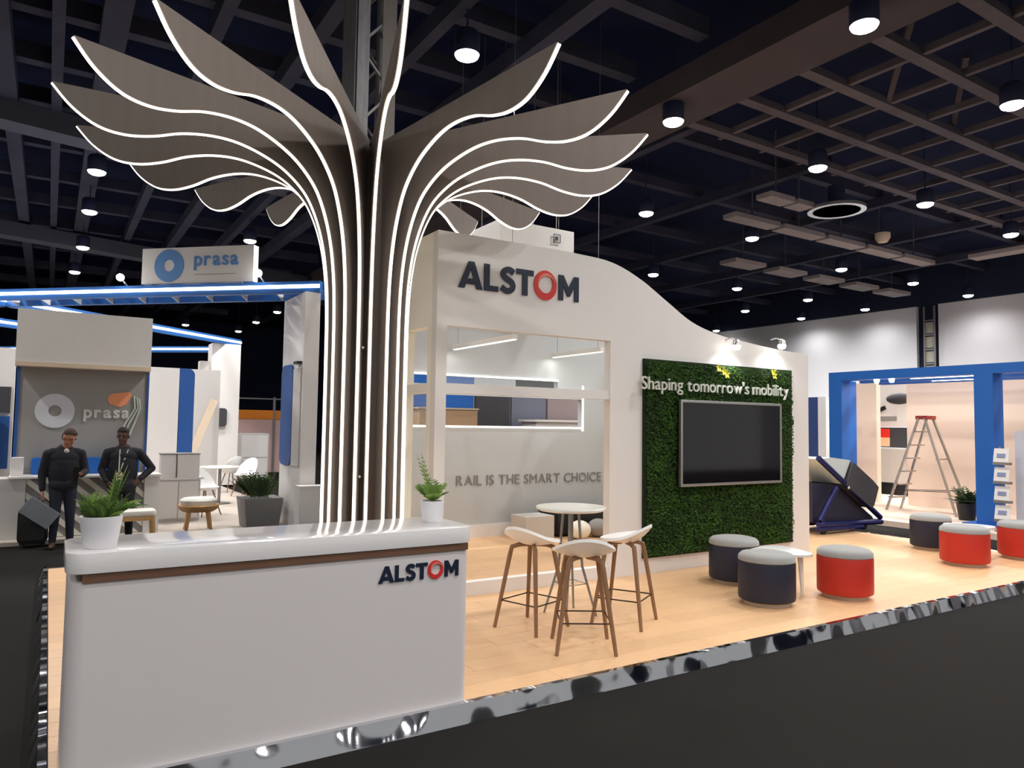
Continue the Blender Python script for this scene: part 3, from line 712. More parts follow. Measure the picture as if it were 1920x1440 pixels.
# ================================================================== BOOTH ON THE LEFT (white and blue, diagonal canopy)
BF = .05                                                         # its floor level
single('floor_booth', MB().box(-9, 3.75, 11.62, 30, 0, BF), FLOORP, 'light beige floor of the white and blue booth', 'floor', kind='structure')
def canopy(name, A, B, label, back=.55, fins=0, z=3.66):
    A = Vector((A[0], A[1], z)); B = Vector((B[0], B[1], z)); d = (B-A).normalized(); nb = Vector((-d.y, d.x, 0))
    if nb.y < 0: nb = -nb
    t = thing(name, (A+B)/2, label, 'canopy beam')
    part('front_beam', MB().bar(A+Vector((0,0,.09)), B+Vector((0,0,.09)), .1, .18), BLUEB, t)
    part('led_strip', MB().bar(A-nb*.055+Vector((0,0,.10)), B-nb*.055+Vector((0,0,.10)), .012, .05), LEDW, t)
    if fins:
        part('rear_beam', MB().bar(A+nb*back+Vector((0,0,.09)), B+nb*back+Vector((0,0,.09)), .1, .18), BLUEB, t)
        L = (B-A).length
        for k in range(fins):
            p = A+d*(L*(k+.5)/fins)
            part('gusset', MB().add([p+nb*.05+Vector((0,0,.17)), p+nb*(back-.05)+Vector((0,0,.17)), p+nb*(back-.05)+Vector((0,0,.0)), p+nb*.05+d*.02+Vector((0,0,.17)), p+nb*(back-.05)+d*.02+Vector((0,0,.17)), p+nb*(back-.05)+d*.02+Vector((0,0,.0))], [(0,1,2),(5,4,3),(0,3,4,1),(1,4,5,2),(2,5,3,0)]), LGREY, t)
            part('cross_plate', MB().bar(p+nb*.05+d*.25+Vector((0,0,.16)), p+nb*(back-.05)+d*.25+Vector((0,0,.16)), .3, .02), BLUED, t)
    return t
canopy('canopy_beam', (-1.6, 15.82), (3.45, 10.97), 'blue canopy beam with a white light line carrying the white sign', .6, 11)
canopy('canopy_beam', (-1.3, 15.3), (4.21, 20.21), 'blue canopy beam with a light line running back to the far column')
canopy('canopy_beam', (-1.9, 27.4), (3.98, 22.5), 'rear blue canopy beam with a light line behind the grey wall')
canopy('canopy_beam', (-3.2, 17.4), (-.1, 20.1), 'short blue canopy beam at the left picture edge')
d_ = Vector((-.721, .693, 0)); nb_ = Vector((.693, .721, 0)); P0 = Vector((3.45, 10.97, 3.85))
sg = thing('booth_sign', P0+d_*2.4, 'white rectangular sign with a blue ring standing on the blue canopy beam', 'sign')
S0, S1 = 1.16, 3.15                                             # distance along the beam of its right and left ends
ca, cb = P0+d_*S0, P0+d_*S1
bd = MB()
for off in (0., .14):
    for (p_, z_) in ((cb,.02),(ca,.02),(ca,.60),(cb,.60)): bd.v.append(tuple(p_+nb_*off+Vector((0,0,z_))))
bd.f = [(0,1,2,3),(7,6,5,4),(0,4,5,1),(1,5,6,2),(2,6,7,3),(3,7,4,0)]
part('board', bd, WHITE, sg)
for s_ in (S0+.2, S1-.2): part('foot', MB().bar(P0+d_*s_+nb_*.07+Vector((0,0,-.01)), P0+d_*s_+nb_*.07+Vector((0,0,.03)), .1, .1), GREYM, sg)
def sign_xy(u, v, dd): return cb-d_*u+Vector((0,0,v))-nb_*dd
def annulus(ro, ri, cu, cv, fn, dd, N=40):
    mb = MB(); vs = []
    for k in range(N):
        th = 2*PI*k/N
        for r_ in (ro, ri):
            for q_ in (dd, 0): vs.append(fn(cu+r_*math.cos(th), cv+r_*math.sin(th), q_))
    fs = []
    for k in range(N):
        a, b = 4*k, 4*((k+1) % N); fs += [(a,b,b+2,a+2),(a+1,a+3,b+3,b+1),(a,a+1,b+1,b),(a+2,b+2,b+3,a+3)]
    return mb.add(vs, fs)
SBLUE = mat('sign_blue', (92,146,208), .5)
part('ring', annulus(.265, .095, .50, .31, sign_xy, .012), SBLUE, sg)
lettering('prasa', sg, lambda u, v, dd: sign_xy(.95+u, .30+v, dd), .78, SBLUE, .02, .1, .3, .012)
part('underline', MB().add([sign_xy(.95,.15,.005), sign_xy(1.7,.15,.005), sign_xy(1.7,.158,.005), sign_xy(.95,.158,.005)], [(0,1,2,3)]), GREYW, sg)
for lab, dist in (('at the right end of the white sign', .98), ('at the left end of the white sign', 3.42), ('at the left end of the canopy', 6.6)):
    p = P0+d_*dist+nb_*.02
    t = thing('canopy_spotlight', p, 'bright little spotlight on the blue canopy '+lab, 'spotlight')
    part('arm', MB().tube([p, p-nb_*.15+Vector((0,0,.1))], .012, 6), SILV, t)
    part('lens', MB().sphere(p-nb_*.17+Vector((0,0,.11)), .06, 14, 8), LAMP, t)
    spot('canopy_spotlight_lamp', p-nb_*.26+Vector((0,0,.11)), p-nb_*1.6+Vector((0,0,-3)), 60, 110, .7, .05)

# front column with the blue rounded panel
co = thing('booth_column', (3.32, 11.55, BF), 'white booth column with a blue rounded panel, left of the tree trunk', 'column')
part('body', MB().box(3.22, 3.45, 10.98, 12.15, 0, 3.66), WHITE, co)
part('rounded_panel', MB().prism(rrect(11.45, 12.08, 1.0, 2.58, .14), lambda u, v, d: (d, u, v), 3.19, 3.22), BLUED, co)
part('grey_panel', MB().box(3.2, 3.22, 11.05, 11.45, 1.0, 2.5), LGREY, co)
part('lamp', MB().box(3.14, 3.22, 11.05, 11.25, 2.56, 2.60), BLACK, co)
single('low_plinth', MB().prism(rrect(3.13, 3.50, 10.66, 10.94, .03), lambda u, v, d: (u, v, d), 0, .74), WALLW, 'low white plinth in front of the booth column', 'plinth')
p = Vector((2.84, 11.8, BF))
pl = thing('square_planter', p, 'square grey planter with a bushy dark green plant beside the booth column', 'potted plant')
part('pot', MB().add([(p.x-.24,p.y-.24,BF),(p.x+.24,p.y-.24,BF),(p.x+.24,p.y+.24,BF),(p.x-.24,p.y+.24,BF),(p.x-.29,p.y-.29,.5),(p.x+.29,p.y-.29,.5),(p.x+.29,p.y+.29,.5),(p.x-.29,p.y+.29,.5)], [(3,2,1,0),(4,5,6,7),(0,1,5,4),(1,2,6,5),(2,3,7,6),(3,0,4,7)]), PLANTERG, pl)
for k in range(56):
    a = rnd.uniform(R(75), R(300)) if k % 3 else rnd.uniform(0, 2*PI); el = rnd.uniform(.7, 1.5) if k % 3 else rnd.uniform(1.0, 1.5); L = rnd.uniform(.32, .56)
    part('frond', frond(p+Vector((.12*math.cos(a), .12*math.sin(a), .44)), (math.cos(a)*math.cos(el), math.sin(a)*math.cos(el), math.sin(el)), L, .10, .15, 8, .32), DLEAF if k % 3 else LEAF, pl)
# far column with leaning board
co = thing('booth_column', (3.85, 20.1, BF), 'white far booth column with a black screen below the canopy', 'column')
part('body', MB().box(3.45, 4.15, 19.75, 20.3, BF, 3.66), WHITE, co)
a = at(402, 765, 1, 19.7); b = at(424, 800, 1, 19.7)
part('screen', MB().prism(rrect(a.x, b.x, b.z, a.z, .08), lambda u, v, d: (u, d, v), 19.65, 19.75), DGREY, co)
part('side_panel', MB().box(3.2, 3.45, 19.9, 20.2, BF, 3.2), LGREY, co)
a = at(352, 868, 1, 16.5); b = at(402, 750, 1, 17.1)
a2 = a+(a-b)*((a.z-BF)/(b.z-a.z))
single('leaning_board', MB().bar(a2, b, .16, .03, (0,1,0)), TAN, 'long tan board leaning in front of the far booth column', 'board')

# grey logo wall with white header, striped desk
gwl = thing('logo_wall', (.45, 12.4, BF), 'grey booth wall with a white disc logo under a white header', 'partition wall')
part('panel', MB().box(-.36, 1.25, 12.4, 12.55, BF, 2.42), GREYW, gwl)
part('header', MB().box(-.42, 1.27, 12.16, 12.6, 2.46, 3.20), LGREY, gwl)
part('trim', MB().box(-.42, 1.27, 12.14, 12.6, 2.40, 2.46), TAN, gwl)
part('edge', MB().box(-.40, -.36, 12.38, 12.56, .9, 2.42), BLUED, gwl); part('edge', MB().box(1.25, 1.28, 12.38, 12.56, .9, 2.42), BLUED, gwl)
wfn = lambda u, v, dd: (u, 12.4-dd, v)
WDISC = mat('disc_white', (205,206,212), .5)
part('disc', annulus(.245, .08, .075, 1.785, wfn, .015), WDISC, gwl)
lettering('prasa', gwl, lambda u, v, dd: (.43+u, 12.4-dd, 1.70+v), .60, WHITEL, .03, .1, .3, .015)
part('orange_patch', MB().prism([(.74,2.02),(.80,2.06),(1.02,2.09),(1.05,2.04),(.98,1.90),(.90,1.86),(.76,1.90),(.735,1.96)], wfn, .012, 0), mat('patch_orange', (236,152,104), .5), gwl)  # flat orange patch on the grey panel
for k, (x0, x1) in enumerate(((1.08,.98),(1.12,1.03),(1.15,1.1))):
    part('white_stroke', MB().tube([(x0, 12.385, 2.03-.02*k), (x0+.02, 12.385, 1.85), (x1, 12.385, 1.62), (x1-.06, 12.385, 1.44)], .014, 6), WHITEL, gwl)  # thin white strokes beside the orange patch
dk = thing('striped_desk', (.5, 12.0, BF), 'white booth desk with diagonal grey stripes behind the two men', 'counter')
part('body', MB().box(-.22, 1.22, 11.9, 12.35, BF, .86), GREYW, dk)
part('end_block', MB().box(-.75, -.22, 11.85, 12.35, BF, .86), LGREY, dk); part('end_block', MB().box(1.22, 1.42, 11.85, 12.35, BF, .86), WHITE, dk)
part('worktop', MB().box(-.42, 1.44, 11.82, 12.38, .86, .885), WHITE, dk)
def clip(poly, x0, x1, z0, z1):
    for ax, lim, sg_ in ((0,x0,1),(0,x1,-1),(1,z0,1),(1,z1,-1)):
        o = []
        for i in range(len(poly)):
            a, b = poly[i], poly[(i+1) % len(poly)]; ia = (a[ax]-lim)*sg_ >= 0; ib = (b[ax]-lim)*sg_ >= 0
            if ia: o.append(a)
            if ia != ib:
                tt = (lim-a[ax])/(b[ax]-a[ax]); o.append((a[0]+(b[0]-a[0])*tt, a[1]+(b[1]-a[1])*tt))
        poly = o
        if not poly: return None
    return poly
for k in range(10):
    x = -.22-.75+k*.23; pg = clip([(x+.9, BF), (x+1.0, BF), (x+.1, .85), (x, .85)], -.215, 1.215, BF+.01, .85)
    if pg and len(pg) > 2: part('stripe', MB().prism(pg, lambda u, v, d: (u, d, v), 11.885, 11.9), WARMW, dk)
single('blue_bolster', MB().prism(rrect(-.18, 1.18, .887, 1.12, .04), lambda u, v, d: (u, d, v), 12.24, 12.36), BLUE, 'blue padded panel standing on the striped desk behind the men', 'panel', bevel=.01)
single('white_post', MB().box(-.40, -.26, 12.0, 12.12, .886, 1.14), WALLW, 'small white block on the left end of the striped desk', 'block', bevel=.01)
# white wall and things behind the desk
single('partition_wall', MB().box(1.42, 2.06, 15.0, 15.1, BF, 2.66), WHITE, 'plain white partition right of the grey logo wall', 'partition wall')
single('rounded_blue_panel', MB().prism(rrect(2.07, 2.33, BF, 2.66, .12, corners=(0,1,0,0)), lambda u, v, d: (u, d, v), 15.0, 15.1), BLUED, 'tall blue panel with a rounded corner beside the white partition', 'panel')
single('partition_wall', MB().box(2.34, 3.2, 17.2, 17.3, BF, 2.8), LGREY, 'pale grey partition behind the leaning board', 'partition wall')
cb_ = thing('white_cabinet', (1.8, 13.1, BF), 'low white cabinet behind the wooden stools', 'cabinet')
part('body', MB().box(1.5, 2.15, 12.9, 13.35, BF, .72), LGREY, cb_); part('worktop', MB().box(1.48, 2.2, 12.88, 13.37, .72, .75), WHITE, cb_); part('door', MB().box(1.53, 1.81, 12.885, 12.9, .1, .69), WHITE, cb_); part('door', MB().box(1.83, 2.12, 12.885, 12.9, .1, .69), WHITE, cb_)
for lab, x0, x1, y0, y1 in (('left', 1.56, 1.78, 12.95, 13.2), ('right', 1.80, 2.13, 12.92, 13.25)):
    bx = thing('carton', ((x0+x1)/2, (y0+y1)/2, .75), 'white carton on the low white cabinet, '+('behind the bench stool' if lab == 'left' else 'the wider one beside it'), 'box')
    part('body', MB().box(x0, x1, y0, y1, .75, 1.12), WHITE, bx); part('lid', MB().box(x0-.01, x1+.01, y0-.01, y1+.01, 1.12, 1.14), GREYW, bx)
# far left pieces
fl = thing('display_booth', (-.95, 13.8, BF), 'white display wall with a dark screen at the left picture edge', 'display')
part('wall', MB().box(-2.4, -.46, 13.6, 13.75, BF, 2.75), WHITE, fl); part('screen', MB().box(-2.0, -.50, 13.55, 13.6, 1.75, 2.15), DGREY, fl)
part('lower_screen', MB().box(-1.9, -.5, 13.56, 13.6, .9, 1.7), BLUED, fl)
part('pillar', MB().tube([(-.72,13.4,BF),(-.72,13.4,1.75)], .08, 14), DGREY, fl)
ac = thing('dark_armchair', (-.95, 13.0, BF), 'dark armchair at the left picture edge behind the desk', 'chair')
part('seat', MB().box(-1.25, -.65, 12.75, 13.3, .15, .55), DLEAF, ac, bevel=.03); part('backrest', MB().box(-1.25, -.65, 13.1, 13.3, .55, 1.05), BLACK, ac, bevel=.03)
for i, j in ((-1.2,12.8),(-.7,12.8),(-1.2,13.25),(-.7,13.25)): part('leg', MB().box(i-.02, i+.02, j-.02, j+.02, BF, .15), BLACK, ac)

# wooden stools
def bowl_stool(p, label, r=.27):
    t = thing('wooden_stool', p, label, 'stool')
    part('seat_ring', MB().lathe([(r-.06,.33),(r-.01,.36),(r+.02,.42),(r+.01,.435),(r-.03,.42)], p, 32), WOODS, t)
    part('cushion', MB().lathe([(r-.06,.40),(r-.02,.44),(r-.01,.5),(r-.05,.53),(.05,.5)], p, 32), CUSH, t)
    for k in range(4):
        a = R(40+90*k); c_ = Vector((math.cos(a), math.sin(a), 0))
        part('leg', MB().tube([p+c_*(r-.02), p+c_*(r-.09)+Vector((0,0,.36))], [.02,.028], 10), WOODS, t)
q = at(357, 1004, 2, 0); bowl_stool(Vector((q.x+.12, q.y+.15, 0)), 'wooden stool with a cream bowl cushion, in front of the beige booth floor', .27)
q = at(240, 1006, 2, 0); p = Vector((q.x+.0, q.y-.85, 0))
t = thing('bench_stool', p, 'small bentwood bench stool with a cream seat beside the second man', 'stool')
b = MB().prism(rrect(-.24, .24, -.19, .19, .06), lambda u, v, d: (p.x+u, p.y+v, d), .40, .47); b.sm = True; part('cushion', b, CUSH, t, bevel=.02)
part('rail', MB().box(p.x-.22, p.x+.22, p.y-.18, p.y-.15, .34, .40), WOODS, t); part('rail', MB().box(p.x-.22, p.x+.22, p.y+.15, p.y+.18, .34, .40), WOODS, t)
for i in (-1, 1):
    for j in (-1, 1): part('leg', MB().bar((p.x+i*.23, p.y+j*.18, 0), (p.x+i*.20, p.y+j*.165, .40), .035, .035, (0,1,0)), WOODS, t)
# white shell chairs and a round table further back
def shell_chair(p, rz, label):
    t = thing('shell_chair', p, label, 'chair', 'white shell chairs on the beige booth floor', rz)
    b = MB(); N, K = 20, 6; v = []; f = []
    for i in range(K+1):
        q = i/K
        for k in range(N):
            th = 2*PI*k/N; bk = max(0, math.sin(th))
            v.append((.24*q**.8*math.cos(th), .22*q**.8*math.sin(th)+.05*bk*q, .44+.05*q**2+.34*bk**.8*q**4))
    for i in range(K):
        for k in range(N): f.append((i*N+k, i*N+(k+1) % N, (i+1)*N+(k+1) % N, (i+1)*N+k))
    nv = len(v); v2 = [(x*1.03, y*1.03, z-.02) for x, y, z in v]
    b.add(v+v2, f+[tuple(j+nv for j in reversed(g)) for g in f]+[(K*N+k, K*N+(k+1) % N, nv+K*N+(k+1) % N, nv+K*N+k) for k in range(N)]); b.sm = True
    part('seat_shell', b, STOOLW, t, world=False)
    for i in (-1, 1):
        for j in (-1, 1): part('leg', MB().tube([(i*.2, j*.19, 0), (i*.09, j*.09, .43)], [.01,.013], 8), OAKLEG, t, world=False)
for (x, y, rz, lab) in ((382, 966, 30, 'white shell chair left of the round white table in the booth'), (432, 922, 200, 'white shell chair in front of the far booth column'), (458, 930, 310, 'white shell chair nearest the square planter')):
    q = at(x, y, 2, BF); shell_chair(q, R(rz), lab)
q = at(410, 944, 2, BF)
t = thing('round_table', q, 'round white table among the shell chairs in the booth', 'table')
part('table_top', MB().lathe([(.36,.70),(.38,.715),(.37,.73)], q, 36), WHITE, t); part('column', MB().tube([q+Vector((0,0,.02)), q+Vector((0,0,.71))], .03, 12), GREYM, t); part('foot', MB().lathe([(.22,0),(.2,.02)], q, 24), GREYM, t)
# orange and pink stand far behind
ob = thing('far_stand', (6.0, 25.0, 0), 'far pink stand wall with an orange band seen past the column', 'stand wall')
part('panel', MB().box(4.9, 7.3, 25.0, 25.15, 0, 1.76), PINK, ob); part('band', MB().box(4.9, 7.3, 24.97, 25.15, 1.76, 2.06), ORANGE, ob)
part('rail', MB().box(4.9, 7.3, 24.99, 25.03, 2.42, 2.46), GREYM, ob); part('post', MB().box(6.35, 6.42, 24.95, 25.02, 0, 2.5), GREYM, ob)
q = at(470, 905, 2, 0)
t = thing('filing_cabinet', q, 'small white two-drawer cabinet before the pink stand wall', 'cabinet')
part('body', MB().box(q.x-.3, q.x+.45, q.y, q.y+.5, 0, 1.35), LGREY, t); part('drawer', MB().box(q.x-.27, q.x+.42, q.y-.01, q.y, .7, 1.3), WHITE, t); part('drawer', MB().box(q.x-.27, q.x+.42, q.y-.01, q.y, .1, .66), WHITE, t)
q = at(452, 900, 2, 0)+Vector((-.85,0,0))
t = thing('dark_crate_stack', q, 'dark equipment case beside the white two-drawer cabinet', 'case')
part('body', MB().box(q.x-.2, q.x+.3, q.y, q.y+.4, 0, 1.0), DGREY, t); part('top_case', MB().box(q.x-.15, q.x+.28, q.y, q.y+.4, 1.0, 1.5), BLACK, t)

# panels seen through the view slots of the stand room
for nm, x0, x1, z0, z1, m, lab in (('backdrop_screen', 5.2, 6.75, .0, 2.6, BLUE, 'blue display panel seen through the view slot'), ('backdrop_screen', 6.8, 7.55, 0, 2.3, DGREY, 'dark grey display panel seen through the view slot'),
                                ('backdrop_screen', 7.6, 8.4, 0, 2.25, mat('slate_panel', (112,116,132), .6), 'slate grey display panel seen through the view slot'), ('backdrop_screen', 8.45, 9.6, 0, 2.3, mat('mauve_panel', (150,134,134), .6), 'mauve grey display panel seen through the view slot')):
    t = thing(nm, ((x0+x1)/2, 12.0, 0), lab, 'panel'); part('board', MB().box(x0, x1, 12.0, 12.08, z0+.05, z1), m, t)
    for xx in (x0+.1, x1-.1): part('foot', MB().box(xx-.03, xx+.03, 11.85, 12.25, 0, .05), GREYM, t)
t = thing('case_stack', (5.95, 11.7, 0), 'tan packing case in front of the blue display panel', 'case'); part('body', MB().box(5.4, 6.55, 11.5, 11.9, 0, 1.94), mat('packing_tan', (196,160,126), .7, var=.06), t); part('lid', MB().box(5.38, 6.57, 11.48, 11.92, 1.94, 1.97), TAN, t)
t = thing('white_counter', (8.5, 11.5, 0), 'white counter edge seen low through the view slot', 'counter'); part('body', MB().box(7.7, 9.6, 11.3, 11.8, 0, 1.75), LGREY, t); part('worktop', MB().box(7.65, 9.65, 11.25, 11.85, 1.75, 1.79), WHITE, t)

# ================================================================== BLUE BOOTH ON THE RIGHT
single('floor_blue_booth', MB().box(12.55, 19.5, 2.5, 10.6, 0, .1), mat('pale_booth_floor', (228,204,184), .6, var=.03), 'pale peach floor of the blue framed booth', 'floor', kind='structure')
FX = 13.4; FZ = 2.84
fr = thing('portal_frame', (FX, 6.9, .1), 'bright blue portal frame of the booth on the right', 'booth frame')
part('post', MB().box(FX, FX+.5, 8.82, 9.10, .1, 2.67), BLUE, fr); part('post', MB().box(FX, FX+.35, 6.04, 6.34, .1, 2.67), BLUE, fr); part('post', MB().box(FX+1.2, FX+1.7, 5.0, 5.25, .1, 2.67), BLUE, fr)
part('header', MB().box(FX, FX+.3, 3.0, 9.10, 2.67, FZ), BLUE, fr)
part('plinth', MB().box(FX-.15, FX+.9, 5.9, 6.5, .1, .14), BLUE, fr)
for x in (FX+.9, FX+1.6): part('rafter', MB().box(x, x+.15, 3.2, 9.0, 2.66, 2.8), BLUED, fr)
part('led_strip', MB().box(FX+.31, FX+.33, 6.4, 7.6, 2.66, 2.69), LEDW, fr); part('led_strip', MB().box(FX+1.06, FX+1.08, 6.4, 7.6, 2.65, 2.67), LEDW, fr)
for y in (8.2, 7.9): part('lamp', MB().lathe([(.03,-.04),(.05,0),(.05,.03)], (FX+.2, y, 2.64), 12), LAMP, fr)
for lab, y0, y1 in (('left of the doorway', 9.42, 10.6), ('behind the stepladder', 7.3, 8.74), ('right of the blue post', 4.9, 6.95)):
    pw = single('booth_partition', MB().box(15.6, 15.75, y0, y1, .1, 2.75), PEACH, 'peach white partition of the blue booth, '+lab, 'partition wall')
area('booth_lamp', (14.5, 8.0, 2.62), .5, 22, (1, .88, .76), (0, 0, 0), 2.5)
# white train-nose exhibit and red screen in the doorway
ex = thing('exhibit_stand', (18.2, 10.2, 0), 'white curved exhibit with a dark window and red screen beyond the doorway', 'exhibit')
def X18(x, y): return at(x, y, 0, 18.0)
a = X18(1640, 800); b = X18(1706, 715)
part('upper_shell', MB().prism(rrect(b.y-.3, a.y+.3, a.z, b.z+.08, .08), lambda u, v, d: (d, u, v), 18.0, 18.6), WHITE, ex)
a = X18(1672, 757); b = X18(1700, 738)
part('window', MB().sphere(((18.0), (a.y+b.y)/2, (a.z+b.z)/2), (.06, abs(a.y-b.y)/2+.15, abs(a.z-b.z)/2+.02), 16, 8), DGREY, ex)
a = X18(1646, 772); b = X18(1662, 764); part('mirror', MB().bar(Vector((17.95,a.y,a.z)), Vector((17.95,b.y,b.z)), .05, .09), BLACK, ex)
a = X18(1640, 838); b = X18(1704, 802); part('lower_panel', MB().box(18.0, 18.3, b.y-.2, a.y+.2, a.z, b.z), DGREY, ex)
a = X18(1640, 836); b = X18(1668, 804); part('red_screen', MB().box(17.93, 18.0, b.y, a.y+.2, (a.z+b.z)/2, b.z), mat('red_screen', (232,48,36), .4), ex); part('pale_screen', MB().box(17.93, 18.0, b.y, a.y+.2, a.z, (a.z+b.z)/2), mat('pale_orange_screen', (244,190,150), .4), ex)  # lower half is a flat pale orange screen
a = X18(1640, 940); b = X18(1704, 842); part('counter', MB().box(17.7, 18.4, b.y-.3, a.y+.3, .4, b.z), LGREY, ex); part('plinth', MB().box(17.75, 18.4, b.y-.3, a.y+.3, .0, .4), BLACK, ex)
a = X18(1646, 788); b = X18(1682, 782)
lettering('TRAIN', ex, lambda u, v, d: (18.0-d, a.y-u, a.z+v), abs(a.y-b.y), GREYW, .02, .1, .3, .01) if False else part('name_plate', MB().box(17.985, 18.0, b.y, a.y, a.z-.02, a.z+.1), GREYW, ex)
bs = thing('blue_flag_panel', (13.6, 10.2, 0), 'dark blue panel with a white edge strip beyond the wall end', 'panel')
a = at(1517, 745, 0, 14.6); b = at(1552, 868, 0, 14.6); c_ = at(1536, 745, 0, 14.6)
part('panel', MB().box(14.6, 14.75, c_.y, a.y+.4, 0, a.z), mat('dusk_blue', (52,74,128), .5), bs); part('white_edge', MB().box(14.55, 14.75, b.y, c_.y, 0, a.z), WHITE, bs)
# stepladder
p = Vector((14.5, 7.75, .1))
ld = thing('stepladder', p, 'aluminium stepladder standing open inside the blue booth', 'ladder')
topz = 1.93
for nm, yf, tread in (('front', 8.42, True), ('rear', 7.08, False)):
    for i in (-1, 1):
        part('rail', MB().bar((14.5+i*.26, yf, .1), (14.5+i*.15, 7.75+(.06 if tread else -.06), topz), .05, .03, (0,1,0)), ALU, ld)
    for k in range(1, 7):
        tt = k/7; y = yf+(7.75-yf)*tt; z = .1+(topz-.1)*tt; wx = .26-.11*tt
        if tread or k in (1, 4): part('tread', MB().box(14.5-wx, 14.5+wx, y-.05*tread-.015, y+.05*tread+.015, z-.012, z+.012), ALU, ld)
part('top_cap', MB().box(14.33, 14.67, 7.64, 7.86, topz-.02, topz+.05), mat('ladder_cap', (168,60,48), .5), ld)
for i in (-1, 1): part('brace', MB().tube([(14.5+i*.24, 8.27, .5), (14.5+i*.24, 7.25, .55)], .008, 6), DARKM, ld)
p = Vector((14.0, 6.78, .1))
t = thing('corner_plant', p, 'dark green plant in a black pot beside the stepladder', 'potted plant')
part('pot', MB().lathe([(.13,0),(.17,.30),(.15,.3),(.14,.27)], p, 24), BLACK, t)
for k in range(34):
    a = rnd.uniform(0, 2*PI); el = rnd.uniform(.2, 1.4); L = rnd.uniform(.25, .52)
    part('frond', frond(p+Vector((0,0,.28)), (math.cos(a)*math.cos(el), math.sin(a)*math.cos(el), math.sin(el)), L, .09, .25, 7, .5), DLEAF, t)
# brochure rack and poster stand
rk = thing('brochure_rack', (12.85, 5.68, .1), 'slim brochure rack with white leaflets before the blue post', 'rack')
part('pole', MB().tube([(12.88,5.72,.12),(12.88,5.72,1.45)], .018, 10), GREYM, rk); part('foot', MB().lathe([(.1,0),(.09,.02)], (12.88,5.72,.1), 24), GREYM, rk)
for k in range(4): part('tray', MB().box(12.80, 12.9, 5.56, 5.80, .26+k*.3, .30+k*.3), GREYM, rk)
for k in range(4):
    lf = thing('leaflet', (12.8, 5.68, .31+k*.3), 'white leaflet with grey print in the brochure rack, '+['lowest','second from the bottom','second from the top','topmost'][k], 'leaflet', 'leaflets in the brochure rack')
    part('sheet', MB().bar((12.80, 5.68, .305+k*.3), (12.85, 5.68, .52+k*.3), .22, .008, (1,0,0)), WHITE, lf)
    part('print', MB().bar((12.806, 5.68, .38+k*.3), (12.824, 5.68, .44+k*.3), .12, .009, (1,0,0)), mat('print_blue_grey', (130,140,178), .5), lf)
ps = thing('poster_stand', (13.05, 5.2, .1), 'white poster stand with blue-violet print at the right picture edge', 'poster stand')
part('board', MB().prism(rrect(4.95, 5.58, .25, 1.70, .04), lambda u, v, d: (d, u, v), 13.05, 13.1), mat('poster_white', (206,208,220), .4), ps)
for z0, z1, m in ((1.05,1.25,mat('print_violet', (142,140,190), .5)),(.95,1.0,mat('print_blue', (84,92,168), .5)),(.72,.90,mat('print_violet', (142,140,190))),(.42,.50,GREYW)):
    part('print', MB().box(13.045, 13.05, 5.0, 5.42, z0, z1), m, ps)
part('foot', MB().box(13.0, 13.15, 5.0, 5.5, .1, .25), GREYM, ps)

# ================================================================== BLUE TROLLEY behind the wall end
def Q(x, y, d=7.0): return at(x, y, 1, d)
p = Vector((9.9, 7.0, ZS))
tl = thing('tilted_trolley', p, 'dark blue tubular trolley carrying a tilted dark grey case behind the wall end', 'trolley')
def quadbox(pts, y0, y1):
    return MB().prism([(q.x, q.z) for q in pts], lambda u, v, d: (u, d, v), y0, y1)
part('case', quadbox([Q(1565,908), Q(1579,866), Q(1616,900), Q(1626,912), Q(1617,946), Q(1612,950)], 6.8, 7.5), DGREY, tl)
part('tray', quadbox([Q(1518,860), Q(1542,857), Q(1578,862), Q(1563,906)], 6.85, 7.45), mat('pale_tray', (206,216,216), .4), tl)
part('body', quadbox([Q(1518,905), Q(1560,908), Q(1612,952), Q(1630,968), Q(1634,976), Q(1518,978)], 6.95, 7.4), mat('trolley_dark', (34,34,56), .5), tl)
for yy in (6.85, 7.45):
    for a, b in (((1518,858),(1634,968)), ((1552,912),(1520,975)), ((1518,982),(1636,976)), ((1518,990),(1600,985))):
        A, B = Q(*a), Q(*b); A.y = B.y = yy; part('tube', MB().tube([A, B], .042, 10), TROLB, tl)
for x in (1528, 1632):
    A = Q(x, 976); part('cross_tube', MB().tube([Vector((A.x, 6.85, A.z)), Vector((A.x, 7.45, A.z))], .042, 10), TROLB, tl)
for x in (1532, 1608):
    for yy in (6.9, 7.4):
        A = Q(x, 985); part('castor', MB().tube([(A.x-.0, yy-.025, ZS+.06), (A.x, yy+.025, ZS+.06)], .06, 16), BLACK, tl); part('fork', MB().bar((A.x, yy, ZS+.06), (A.x, yy, A.z+.03), .03, .06), DARKM, tl)
A = Q(1569, 913); part('knob', MB().sphere((A.x, 6.80, A.z), .025), SILV, tl)

